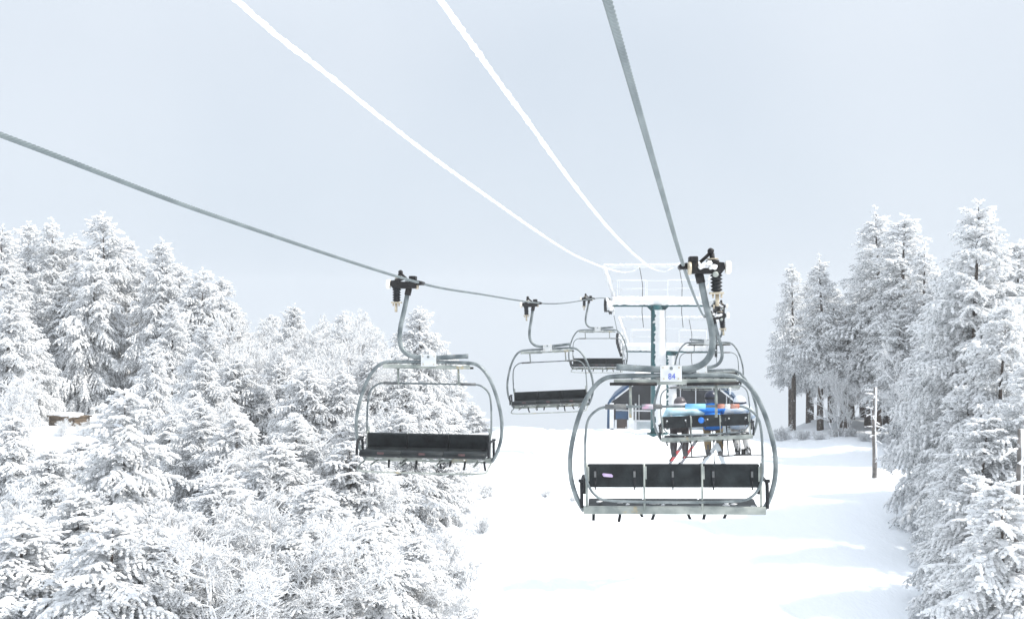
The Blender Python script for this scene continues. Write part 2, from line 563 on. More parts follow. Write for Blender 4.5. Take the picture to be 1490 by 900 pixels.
    k2 = np.floor(LL / 0.17 * snow + g.rand(nl)).astype(int)
    b2 = np.repeat(np.arange(nl), k2); m2 = len(b2)
    f2 = g.uniform(0.25, 1.0, m2) * 4; i2 = np.minimum(f2.astype(int), 3); fr = (f2 - i2)[:, None]
    c2_ = LP[b2, i2] * (1 - fr) + LP[b2, i2 + 1] * fr + g.normal(size=(m2, 3)) * np.array([0.035, 0.035, 0.015]) + np.array([0, 0, 0.03])
    X2 = norm(LP[b2, i2 + 1] - LP[b2, i2]); Y2 = norm(np.cross(np.tile(np.array([0, 0, 1.0]), (m2, 1)), X2)); Z2 = np.cross(X2, Y2)
    s2 = g.uniform(0.05, 0.105, m2) * (0.6 + 0.4 * snow)
    w2 = iv[None] * (1 + g.uniform(-jt, jt, (m2, len(iv), 1)))
    SV2 = c2_[:, None, :] + s2[:, None, None] * (X2[:, None, :] * w2[..., 0:1] * g.uniform(0.9, 1.7, (m2, 1, 1)) + Y2[:, None, :] * w2[..., 1:2] * 0.95 + Z2[:, None, :] * w2[..., 2:3] * 0.6)
    SV = np.concatenate([SV, SV2]); mb += m2
    off = len(V)
    ST = (it[None] + (np.arange(mb) * len(iv))[:, None, None] + off).reshape(-1, 3)
    crown = np_mesh('crown', np.concatenate([V, SV.reshape(-1, 3)]), quads=Q, tris=ST, qm=qm, tm=np.full(len(ST), 2), mats=['frost', 'needle', 'snowpad'])
    return trunk, crown


def twig_tree_meshes(seed, H=6.0, spread=0.55, stems=5, thick=1.0, twiggy=1.0):
    """bare broadleaf sheathed in white rime: stems, limbs, branches, fine twigs"""
    g = np.random.RandomState(seed)

    def grow(p0, d0, L, n, curl, up):
        m = len(p0)
        P = np.empty((m, n, 3)); P[:, 0] = p0
        d = d0.copy()
        for i in range(1, n):
            d = norm(d + g.normal(size=(m, 3)) * curl + np.array([0, 0, up]))
            P[:, i] = P[:, i - 1] + d * (L / (n - 1))[:, None]
        return P

    def kids(P, per, lo, hi, ang):
        m, n, _ = P.shape
        idx = np.repeat(np.arange(m), per)
        t = g.uniform(lo, hi, len(idx)) * (n - 1)
        i0 = np.minimum(t.astype(int), n - 2); fr = (t - i0)[:, None]
        p = P[idx, i0] * (1 - fr) + P[idx, i0 + 1] * fr
        d = norm(P[idx, i0 + 1] - P[idx, i0])
        r = g.normal(size=d.shape); r = norm(r - d * np.sum(r * d, 1, keepdims=True))
        a = np.radians(g.uniform(ang[0], ang[1], len(idx)))[:, None]
        return idx, t / (n - 1), p, norm(d * np.cos(a) + r * np.sin(a))

    a = g.rand(stems) * 2 * PI
    e = np.radians(g.uniform(62, 86, stems))
    d = np.stack([np.cos(a) * np.cos(e), np.sin(a) * np.cos(e), np.sin(e)], 1)
    p0 = np.stack([np.cos(a) * 0.12, np.sin(a) * 0.12, np.full(stems, -0.4)], 1)
    L0 = H * g.uniform(0.75, 1.02, stems)
    S = grow(p0, d, L0, 9, 0.07, 0.05)
    rs0 = np.linspace(0.011 * H / 1.2, 0.012, 9)[None] * np.ones((stems, 1))
    SV, SQ = batch_tubes(S, rs0, 6)
    parts = []
    i1, t1, p, d = kids(S, int(12 * twiggy), 0.18, 0.98, (28, 62))
    L1 = L0[i1] * spread * (1.05 - 0.72 * t1) * g.uniform(0.6, 1.1, len(i1))
    B1 = grow(p, d, L1, 6, 0.08, 0.12)
    parts.append((B1, np.linspace(0.024, 0.013, 6)[None] * np.ones((len(B1), 1)), 4))
    i2, t2, p, d = kids(B1, int(7 * twiggy), 0.15, 1.0, (28, 60))
    L2 = np.maximum(L1[i2] * 0.52 * (1.05 - 0.6 * t2), 0.16) * g.uniform(0.6, 1.15, len(i2))
    B2 = grow(p, d, L2, 5, 0.10, 0.08)
    parts.append((B2, np.linspace(0.018, 0.012, 5)[None] * np.ones((len(B2), 1)), 3))
    i3, t3, p, d = kids(B2, int(6 * twiggy), 0.12, 1.0, (28, 62))
    L3 = np.maximum(L2[i3] * 0.5, 0.10) * g.uniform(0.6, 1.25, len(i3))
    B3 = grow(p, d, L3, 4, 0.13, 0.05)
    parts.append((B3, np.linspace(0.014, 0.008, 4)[None] * np.ones((len(B3), 1)), 3))
    # hoar feathers standing off the twigs
    i4, t4, p, d = kids(B3, 3, 0.1, 1.0, (40, 75))
    m = len(i4)
    ln = g.uniform(0.03, 0.075, m); wd = g.uniform(0.006, 0.012, m)
    side = norm(np.cross(d, g.normal(size=(m, 3))))
    mid = p + d * (ln * 0.4)[:, None]
    BV = np.stack([p, mid + side * wd[:, None], p + d * ln[:, None], mid - side * wd[:, None]], 1).reshape(-1, 3)
    VV, QQ, QM, o = [BV], [np.arange(m * 4).reshape(m, 4)], [np.zeros(m)], len(BV)
    for P, rr, n in parts:
        v, q = batch_tubes(P, rr * thick, n)
        VV.append(v); QQ.append(q + o); o += len(v)
        QM.append((g.rand(len(q)) < 0.03).astype(int))
    trunk = np_mesh('trunk', SV, quads=SQ, mats=['bark2'], smooth_q=True)
    crown = np_mesh('crown', np.concatenate(VV), quads=np.concatenate(QQ), qm=np.concatenate(QM), mats=['frost', 'bark2'], smooth_q=True)
    return trunk, crown


PROTO = {}


def proto(kind):
    if kind not in PROTO:
        a = dict(
            s0=lambda: (9.0, spruce_meshes(11, 9.0, 2.35, 0.3, 1.0, power=0.72)),
            s1=lambda: (9.0, spruce_meshes(23, 9.0, 2.7, 0.4, 1.05, droop=50, gap=0.10, power=0.7)),
            s2=lambda: (7.5, spruce_meshes(35, 7.5, 2.1, 0.2, 1.0, fine=True, droop=55, lean=0.4, power=0.62, gap=0.08)),
            s3=lambda: (6.0, spruce_meshes(47, 6.0, 2.0, 0.15, 1.1, fine=True, droop=50, power=0.68, gap=0.05)),
            s4=lambda: (9.0, spruce_meshes(59, 9.0, 2.3, 0.3, 0.85, droop=38, gap=0.14, blade=1.1, power=0.75)),
            r0=lambda: (9.5, spruce_meshes(61, 9.5, 2.6, 0.3, 0.9, droop=44, blade=1.25, power=0.85, gap=0.08)),
            r1=lambda: (9.0, spruce_meshes(73, 9.0, 2.4, 0.4, 0.9, droop=52, lean=-0.3, gap=0.12, blade=1.25, power=0.68)),
            t0=lambda: (9.0, spruce_meshes(85, 9.0, 1.65, 2.7, 0.8, droop=40, gap=0.20, power=0.85, blade=1.2, low=0.42)),
            t1=lambda: (9.0, spruce_meshes(97, 9.0, 1.35, 3.3, 0.8, droop=36, gap=0.30, power=0.72, lean=0.2, blade=1.2, low=0.45)),
            t2=lambda: (9.0, spruce_meshes(99, 9.0, 1.8, 2.4, 0.8, droop=44, gap=0.22, power=0.8, lean=-0.2, blade=1.2, low=0.42)),
            b0=lambda: (6.0, twig_tree_meshes(5, 6.0, 0.42, 5)),
            b1=lambda: (6.0, twig_tree_meshes(15, 6.0, 0.50, 4, 1.1)),
            b2=lambda: (4.0, twig_tree_meshes(25, 4.0, 0.55, 5, 0.95)),
            u0=lambda: (1.2, twig_tree_meshes(33, 1.2, 0.7, 6, 0.8, 0.6)),
        )[kind]()
        PROTO[kind] = a
    return PROTO[kind]


KINDNAME = dict(s='spruce_tree', r='spruce_tree', t='spruce_tree', b='birch_tree', u='frosted_shrub')
KINDCAT = dict(s='tree', r='tree', t='tree', b='tree', u='shrub')


def tree(px, py, Y, kind, label, group, wide=1.0, rot=None, X=None):
    """a tree rooted in the snow Y metres out whose tip reaches that line of sight"""
    H0, (tm, cm) = proto(kind)
    rg = random.Random(int(px * 7 + py * 13))
    p = at(px, py, Y)
    zg = ground_z(p.x, p.y)
    H = p.z - zg
    k = kind[0]
    t = thing(KINDNAME[k], label, KINDCAT[k], (p.x, p.y, zg - 0.03), rot if rot is not None else rg.uniform(0, 6.28), group)
    sc = H / H0
    w = wide * 1.08 * (sc if sc > 0.8 else 0.5 * (sc + 0.8)) * rg.uniform(0.92, 1.08)
    t.scale = (w, w, sc)
    for nm, me in (('trunk' if k != 'u' else 'stem', tm), ('crown', cm)):
        o = bpy.data.objects.new(nm, me)
        COL.objects.link(o)
        o.parent = t
    return t


ORD = ('leftmost second third fourth fifth sixth seventh eighth ninth tenth eleventh twelfth thirteenth fourteenth fifteenth sixteenth seventeenth eighteenth nineteenth '
       'twentieth twenty-first twenty-second twenty-third twenty-fourth twenty-fifth twenty-sixth').split()


def ordered(rows):
    """rows from left to right, each with the words that say which one it is"""
    rows = sorted(rows)
    for i, r in enumerate(rows):
        yield r, ('leftmost of its row' if i == 0 else 'rightmost of its row' if i == len(rows) - 1 else ORD[i] + ' from the left')


GL = 'spruces and birches of the left-hand wood'
GR = 'spruces of the right-hand wood'
# --- skyline and hand-placed trees on the left: (tip x, tip y, metres out, kind, width, label)
LEFT = [
    (3, 328, 46, 's0', 1.0, 'snow-laden spruce cut by the left picture edge, on the skyline of the left wood'),
    (40, 323, 50, 's1', 0.9, 'snowy spruce on the left skyline, second tip in from the picture edge'),
    (76, 317, 49, 's4', 0.9, 'slim snowy spruce on the left skyline just left of the tallest one'),
    (150, 309, 46, 's1', 1.0, 'tallest broad snow-laden spruce of the left wood, above the wooden box'),
    (235, 347, 44, 's0', 0.9, 'pointed snowy spruce right of the tallest tree of the left wood'),
    (292, 390, 43, 's2', 1.0, 'drooping rounded spruce where the left skyline steps down towards the birches'),
    (612, 446, 39, 's1', 1.0, 'broad snowy spruce directly behind the chair that hangs before the left wood'),
    (180, 566, 23, 's3', 1.1, 'large pointed snow-laden spruce in front, right below the wooden box'),
    (500, 452, 46, 's4', 0.9, 'snowy spruce tip between the birches left of the nearer descending chair'),
    (428, 442, 47, 's0', 0.9, 'snowy spruce rising above the pale birches in mid left wood'),
    (690, 588, 42, 's3', 0.8, 'small snowy spruce at the far end of the left wood beside the open slope'),
    (665, 540, 44, 's4', 0.7, 'young snowy spruce right of the nearer descending chair, against the sky'),
]
for (px, py, Y, k, w, lab) in LEFT:
    tree(px, py, Y, k, lab, GL, w)
fill = [
    ('snowy spruce in the left wood back rows', [
        (108, 342, 50, 's0', 1.0), (186, 345, 49, 's1', 0.9), (262, 384, 48, 's1', 0.9), (322, 404, 46, 's1', 0.9), (20, 350, 52, 's1', 1.0), (58, 345, 53, 's0', 1.0), (212, 376, 47, 's0', 0.9), (128, 372, 44, 's2', 1.0), (338, 440, 45, 's0', 0.9), (275, 420, 43, 's4', 1.0), (18, 392, 44, 's0', 1.0), (88, 400, 45, 's4', 1.0), (395, 458, 50, 's1', 0.9), (526, 458, 50, 's0', 0.9),
        (350, 476, 50, 's0', 0.8), (545, 470, 46, 's2', 0.8), (580, 478, 48, 's0', 0.8), (648, 505, 46, 's1', 0.6), (470, 465, 50, 's1', 0.8)]),
    ('snow-laden spruce in the left wood middle rows', [
        (480, 520, 37, 's1', 1.0), (524, 530, 36, 's0', 1.0), (572, 505, 36, 's1', 0.9), (450, 530, 30, 's2', 1.0), (392, 540, 36, 's0', 1.0), (300, 520, 31, 's1', 0.9), (12, 430, 39, 's1', 1.0), (48, 470, 41, 's2', 0.9), (250, 436, 39, 's4', 0.9), (300, 468, 35, 's0', 0.9), (222, 500, 37, 's3', 0.8), (336, 520, 33, 's2', 1.0),
        (412, 520, 33, 's3', 1.0), (540, 510, 33, 's4', 0.8), (590, 530, 33, 's0', 0.8), (625, 570, 35, 's3', 0.9), (660, 600, 36, 's3', 0.8), (500, 540, 30, 's1', 0.8)]),
    ('snow-laden spruce in the left wood lower rows', [
        (584, 596, 26.5, 's1', 0.9), (520, 600, 25, 's0', 1.0), (640, 640, 28, 's2', 0.9), (400, 640, 23, 's1', 1.0), (455, 700, 20, 's3', 1.0), (330, 690, 19.5, 's2', 1.0), (18, 604, 27, 's3', 1.0), (66, 650, 25, 's2', 0.9), (118, 640, 28, 's3', 0.9), (240, 600, 27, 's2', 0.9), (290, 585, 26, 's1', 0.8), (342, 600, 25, 's3', 1.0),
        (430, 600, 25, 's4', 0.9), (512, 640, 24, 's3', 1.1), (560, 672, 25, 's2', 1.0), (604, 640, 28, 's3', 0.9), (646, 690, 27, 's3', 0.7)]),
    ('snow-laden young spruce at the bottom of the left wood', [
        (28, 752, 17.5, 's3', 1.2), (100, 715, 19, 's2', 1.0), (160, 738, 16.5, 's3', 1.1), (236, 772, 17, 's3', 1.0), (420, 770, 18, 's3', 1.0),
        (548, 752, 19, 's2', 1.1), (606, 780, 20.5, 's3', 0.9)]),
    ('bare white-rimed birch on the left wood skyline', [
        (378, 448, 45, 'b0', 1.1), (402, 455, 44, 'b1', 1.1), (455, 436, 44, 'b0', 1.1), (484, 450, 43, 'b1', 1.0), (522, 440, 43, 'b0', 1.0), (556, 452, 44, 'b1', 1.0), (365, 470, 42, 'b1', 1.0)]),
    ('bare white-rimed birch midway down the left wood', [
        (358, 466, 34, 'b0', 1.0), (392, 452, 35, 'b1', 1.0), (428, 472, 33, 'b0', 1.0), (466, 456, 35, 'b1', 1.0), (504, 474, 33, 'b0', 1.0), (540, 462, 36, 'b1', 0.9), (368, 505, 34, 'b1', 1.1), (446, 500, 32, 'b0', 1.1), (486, 520, 34, 'b1', 1.1), (28, 520, 34, 'b0', 1.0), (318, 560, 30, 'b0', 1.0), (560, 560, 29, 'b0', 1.0), (180, 520, 49, 'b0', 0.9)]),
    ('low white-rimed birch at the front of the left wood', [
        (268, 696, 17.5, 'b0', 1.1), (330, 676, 18.5, 'b1', 1.1), (392, 706, 17.5, 'b0', 1.1), (384, 620, 24, 'b0', 1.2), (470, 630, 23, 'b1', 1.2), (300, 700, 18, 'b0', 1.2), (352, 740, 17, 'b1', 1.2), (486, 720, 18.5, 'b2', 1.3), (636, 740, 22, 'b2', 1.1), (668, 690, 29, 'b2', 1.0),
        (40, 690, 21, 'b0', 1.0), (690, 650, 34, 'b2', 0.9), (640, 820, 19.5, 'b2', 1.1), (208, 690, 20, 'b1', 1.0), (702, 640, 38, 'b2', 0.9)]),
]
fill[-1][1].append((92, 603, 36.5, 'b2', 0.6)); fill[-1][1].append((122, 606, 37, 'b2', 0.55))
for lab, rows in fill:
    for (px, py, Y, k, w), which in ordered(rows):
        tree(px, py, Y, k, lab + ', ' + which, GL, w)

RIGHT = [
    (1155, 384, 47, 't1', 1.05, 'slender rimed spruce with bare lower trunk, leftmost of the right-hand wood'),
    (1195, 372, 45, 't0', 1.15, 'rimed spruce with bare trunk, second from the left edge of the right-hand wood'),
    (1238, 425, 48, 't2', 1.3, 'shorter rimed spruce filling the notch in the skyline of the right-hand wood'),
    (1278, 303, 44, 't0', 1.3, 'tall rimed spruce left of the twin tips behind the dead snag'),
    (1316, 312, 42, 't2', 1.3, 'tall dark-sided rimed spruce, second of the twin tips behind the dead snag'),
    (1345, 356, 40, 't0', 1.2, 'rimed spruce right of the twin tips, behind the big front spruces'),
    (1421, 293, 26, 'r0', 1.1, 'tallest near rimed spruce on the right, tip rising above all its neighbours'),
    (1478, 350, 27, 'r1', 1.0, 'near rimed spruce cut by the right picture edge'),
    (1414, 560, 23.5, 'r1', 0.95, 'rimed spruce whose skirts reach the open snow at lower right'),
]
for (px, py, Y, k, w, lab) in RIGHT:
    tree(px, py, Y, k, lab, GR, w)
for lab, rows in [
    ('rimed spruce in the shaded back of the right-hand wood', [
        (1260, 400, 50, 't2', 0.9), (1300, 350, 48, 't1', 0.9), (1150, 430, 50, 't1', 1.1), (1176, 410, 49, 't2', 1.0), (1208, 415, 47, 't2', 1.2), (1232, 455, 44, 't0', 1.3), (1262, 430, 45, 't2', 1.3), (1290, 380, 46, 't2', 1.3), (1325, 390, 45, 't0', 1.3), (1310, 450, 40, 't2', 1.2), (1215, 440, 50, 't2', 1.0), (1180, 425, 51, 't0', 1.0), (1255, 370, 49, 't0', 1.0), (1298, 400, 42, 't1', 1.1), (1226, 480, 45, 't0', 1.0), (1345, 400, 48, 't2', 1.0), (1366, 392, 39, 'r0', 1.0), (1392, 374, 35, 'r0', 0.9), (1380, 400, 36, 'r1', 0.9), (1335, 430, 46, 't2', 0.9), (1330, 470, 52, 'r0', 0.9),
        (1400, 380, 44, 'r0', 0.9), (1450, 400, 38, 'r0', 0.9), (1490, 420, 34, 'r1', 0.9), (1175, 455, 53, 't1', 0.8)]),
    ('rimed spruce in the near row of the right-hand wood', [
        (1404, 440, 27, 'r0', 0.85), (1386, 500, 29, 'r1', 0.72), (1452, 440, 23, 'r1', 0.9), (1496, 520, 20, 'r0', 0.9), (1420, 600, 20, 'r1', 0.9), (1424, 690, 19, 's3', 0.9), (1462, 700, 16.5, 's3', 1.0)]),
]:
    for (px, py, Y, k, w), which in ordered(rows):
        tree(px, py, Y, k, lab + ', ' + which, GR, w)
tree(1342, 500, 36, 'b1', 'leafless rimed birch in front of the dark trunks of the right-hand wood', GR, 0.8)
tree(1222, 505, 42, 'b1', 'small rimed birch before the bare trunks of the right-hand wood', GR, 0.7)
tree(1408, 770, 20, 'b2', 'grey rimed bush at the foot of the right-hand spruces', GR, 0.9)
for (px, py, Y), which in ordered([(1140, 612, 44.5), (1165, 618, 43), (1190, 622, 42), (1214, 618, 42.5), (1236, 616, 42), (1256, 624, 40), (1282, 622, 40), (1306, 630, 38), (1330, 640, 36), (1300, 640, 37)]):
    tree(px, py, Y, 'u0', 'low frosted shrub along the foot of the right-hand wood, ' + which, 'frosted shrubs below the right-hand trunks', 1.2)
for (px, py, Y), which in ordered([(700, 735, 26), (676, 800, 22), (712, 690, 30), (690, 860, 20.3)]):
    tree(px, py, Y, 'u0', 'low frosted shrub on the snow edging the left wood, ' + which, 'frosted shrubs at the edge of the left wood', 1.0)


for (px, py, Y), which in ordered([(798, 704, 30.5), (836, 715, 30.0)]):
    tree(px, py, Y, 'u0', 'tiny frosted twig tuft on the open slope, ' + which, 'twig tufts on the open slope', 0.8)


def snag(px, ybase_px, ytop_px, Y, label, seed, r=0.07, nbr=16, short=1.0):
    b = at(px, ybase_px, Y); zg = ground_z(b.x, b.y)
    H = at(px, ytop_px, Y).z - zg
    t = thing('dead_tree', label, 'tree', (b.x, b.y, zg - 0.02))
    g = random.Random(seed)
    m = MB()
    path = [(0.014 * math.sin(i * 0.8), 0.012 * math.cos(i), -0.3 + (H + 0.3) * i / 10) for i in range(11)]
    m.tube(path, [r * (1 - 0.55 * i / 10) * g.uniform(0.88, 1.12) for i in range(11)], 10)
    m.build('trunk', 'deadwood', t)
    f = MB()
    f.tube([(x + 0.028, y - 0.01, z) for x, y, z in path[3:]], [r * (0.95 - 0.5 * i / 10) * g.uniform(0.8, 1.15) for i in range(3, 11)], 8)
    for i in range(nbr):
        z = H * g.uniform(0.38, 0.97); a = g.uniform(0, 6.28); L = short * g.uniform(0.15, 0.55) * (1.15 - 0.6 * z / H)
        p = Vector((0, 0, z)); pts = [p]
        el = g.uniform(-0.4, 0.5)
        for k in range(4):
            p = p + Vector((math.cos(a) * L / 4, math.sin(a) * L / 4, el * L / 4)); el -= 0.12
            pts.append(p); a += g.uniform(-0.25, 0.25)
            if k > 0:
                q = p + Vector((g.uniform(-1, 1), g.uniform(-1, 1), g.uniform(-0.5, 0.6))) * L * 0.3
                f.tube([p, (p + q) / 2 + Vector((0, 0, -0.01)), q], [0.010, 0.010, 0.006], 5)
        f.tube(pts, [0.02, 0.018, 0.016, 0.013, 0.009], 6)
    f.build('rimed_branch_stubs', 'snowpad', t)
    return t


snag(1272, 700, 562, 32.3, 'dead bare snag standing alone on the snow before the right-hand wood', 4, 0.085, 18)
snag(1482, 840, 622, 17, 'frost-plastered dead trunk with stubby branches near the right picture edge', 9, 0.075, 26, 1.5)

# ------------------------------------------------------------------ ropes and cables
SR, SL = 0.2067, 0.19


def xr(Y): return 1.75 + SR * (Y - 10.5)
def xl(Y): return -1.276 + SL * (Y - 14.5)


RZ = [(-14, 2.4), (-6, 1.95), (0, 1.46), (3.68, 1.104), (5.48, 0.924), (10.5, 0.434), (16, 0.07), (21, -0.14), (26, -0.06), (31.5, 0.10), (36, 0.22), (40.6, 0.34), (42.6, 0.27), (46.2, -1.15), (47.8, -1.62), (51.5, -2.75)]
LZ = [(-14, 2.6), (-4, 1.85), (2, 1.32), (5.87, 0.995), (8.28, 0.775), (14.5, 0.367), (18.3, 0.27), (24.8, 0.149), (29, 0.18), (36.5, 0.385), (40.6, 0.44), (42.6, 0.36), (46.2, -1.10), (47.8, -1.60), (51.5, -2.75)]


def interp_smooth(tab, y):
    xs_ = [a for a, _ in tab]; zs_ = [b for _, b in tab]
    if y <= xs_[0]: return zs_[0]
    if y >= xs_[-1]: return zs_[-1]
    i = max(k for k in range(len(xs_)) if xs_[k] <= y)
    i = min(i, len(xs_) - 2)
    def slope(k):
        if k == 0: return (zs_[1] - zs_[0]) / (xs_[1] - xs_[0])
        if k == len(xs_) - 1: return (zs_[-1] - zs_[-2]) / (xs_[-1] - xs_[-2])
        return (zs_[k + 1] - zs_[k - 1]) / (xs_[k + 1] - xs_[k - 1])
    h = xs_[i + 1] - xs_[i]; t = (y - xs_[i]) / h
    return ((2 * t ** 3 - 3 * t * t + 1) * zs_[i] + (t ** 3 - 2 * t * t + t) * h * slope(i) + (-2 * t ** 3 + 3 * t * t) * zs_[i + 1] + (t ** 3 - t * t) * h * slope(i + 1))


def rope_pt(side, Y):
    return Vector(((xr if side > 0 else xl)(Y), Y, CAMZ + interp_smooth(RZ if side > 0 else LZ, Y)))


def rope(side, label):
    ysamp = np.concatenate([np.arange(-14, 1, 0.1), np.arange(1, 18, 0.012), np.arange(18, 51.5, 0.06)])
    P = np.array([rope_pt(side, y)[:] for y in ysamp])
    T = norm(np.gradient(P, axis=0))
    U = norm(np.cross(T, np.array([0, 0, 1.0]))); W = np.cross(U, T)
    s = np.concatenate([[0], np.cumsum(np.linalg.norm(np.diff(P, axis=0), axis=1))])
    n = 30
    ang = np.arange(n) * 2 * PI / n
    rad = 0.0170 * (0.80 + 0.28 * np.abs(np.cos(3 * ang)))            # six strands
    tw = s * 2 * PI / 0.25
    A = ang[None, :] + tw[:, None]
    V = P[:, None, :] + rad[None, :, None] * (U[:, None, :] * np.cos(A)[..., None] + W[:, None, :] * np.sin(A)[..., None])
    idx = np.arange(len(P) * n).reshape(len(P), n)
    a = idx[:-1]; b = np.roll(a, -1, 1); d = idx[1:]; c = np.roll(d, -1, 1)
    me = np_mesh('haul_rope', V.reshape(-1, 3), quads=np.stack([a, b, c, d], -1).reshape(-1, 4), mats=['rope'], smooth_q=True)
    o = bpy.data.objects.new('haul_rope', me); COL.objects.link(o)
    tag(o, label, 'rope')


rope(1, 'twisted grey steel haul rope carrying the uphill chairs on the right')
rope(-1, 'twisted grey steel haul rope carrying the descending chairs on the left')


def frosted_cable(pix, X0, Y0, slope, label, seed, end=None):
    """pix: (x, y) along the cable in the photograph; the cable runs over the ground line X = X0 + slope (Y - Y0)"""
    pts = []
    for (px, py) in pix:
        q = (px - 745) / F
        Y = (X0 - slope * Y0) / (q - slope)
        pts.append(at(px, py, Y))
    d = (pts[0] - pts[1]).normalized()
    pts = [pts[0] + d * 5] + pts
    pts += [Vector(e) for e in (end or [])]
    path = catmull(pts, 60)
    # even spacing
    P = np.array([p[:] for p in path]); s = np.concatenate([[0], np.cumsum(np.linalg.norm(np.diff(P, axis=0), axis=1))])
    ss = np.arange(0, s[-1], 0.022)
    P = np.stack([np.interp(ss, s, P[:, c]) for c in range(3)], 1)
    g = np.random.RandomState(seed)
    n = 10
    T = norm(np.gradient(P, axis=0)); U = norm(np.cross(T, np.array([0, 0, 1.0]))); W = np.cross(U, T)
    ang = np.arange(n) * 2 * PI / n
    base = 0.0145 + 0.005 * np.interp(ss, np.arange(0, s[-1] + 0.3, 0.15), g.rand(len(np.arange(0, s[-1] + 0.3, 0.15))))
    rad = base[:, None] * (1 + 0.9 * (g.rand(len(ss), n) - 0.5)) * (1 + 0.25 * np.maximum(np.sin(ang), 0))[None]
    rad = (np.roll(rad, 1, 0) + 2 * rad + np.roll(rad, -1, 0)) / 4
    V = P[:, None, :] + rad[..., None] * (U[:, None, :] * np.cos(ang)[None, :, None] + W[:, None, :] * np.sin(ang)[None, :, None])
    idx = np.arange(len(P) * n).reshape(len(P), n)
    a = idx[:-1]; b = np.roll(a, -1, 1); d_ = idx[1:]; c = np.roll(d_, -1, 1)
    me = np_mesh('frosted_cable', V.reshape(-1, 3), quads=np.stack([a, b, c, d_], -1).reshape(-1, 4), mats=['cablefrost'], smooth_q=True)
    o = bpy.data.objects.new('frosted_cable', me); COL.objects.link(o)
    tag(o, label, 'cable')


frosted_cable([(345, 2), (400, 50), (480, 112), (560, 176), (640, 237), (720, 294), (780, 336), (830, 368), (860, 382), (882, 390)], 5.0, 41.5, 0.2,
              'thick white frost-coated cable, lower left of the two above the chairs', 1,
              end=[at(905, 396, 41.6), at(922, 394, 41.7), at(931, 388, 41.7)])
frosted_cable([(640, 0), (680, 56), (720, 112), (760, 166), (800, 222), (840, 276), (880, 326), (910, 358), (932, 378)], 6.6, 41.5, 0.2,
              'thick white frost-coated cable, right-hand of the two above the chairs', 2,
              end=[at(950, 391, 41.5), at(966, 395, 41.6), at(982, 388, 41.7)])


# ------------------------------------------------------------------ chairs
def cpt(px, py, y=0.0):
    return Vector(((px - 995) * 0.007, y, (388 - py) * 0.007))


def text_mesh(s, size):
    cu = bpy.data.curves.new('digits', 'FONT')
    cu.body = s; cu.size = size; cu.align_x = 'CENTER'; cu.align_y = 'CENTER'; cu.extrude = 0.0015; cu.space_character = 1.05
    o = bpy.data.objects.new('digits', cu); COL.objects.link(o)
    dg = bpy.context.evaluated_depsgraph_get()
    me = bpy.data.meshes.new_from_object(o.evaluated_get(dg))
    vs = [v.co.copy() for v in me.vertices]; fs = [list(p.vertices) for p in me.polygons]
    bpy.data.objects.remove(o); bpy.data.meshes.remove(me); bpy.data.curves.remove(cu)
    return vs, fs


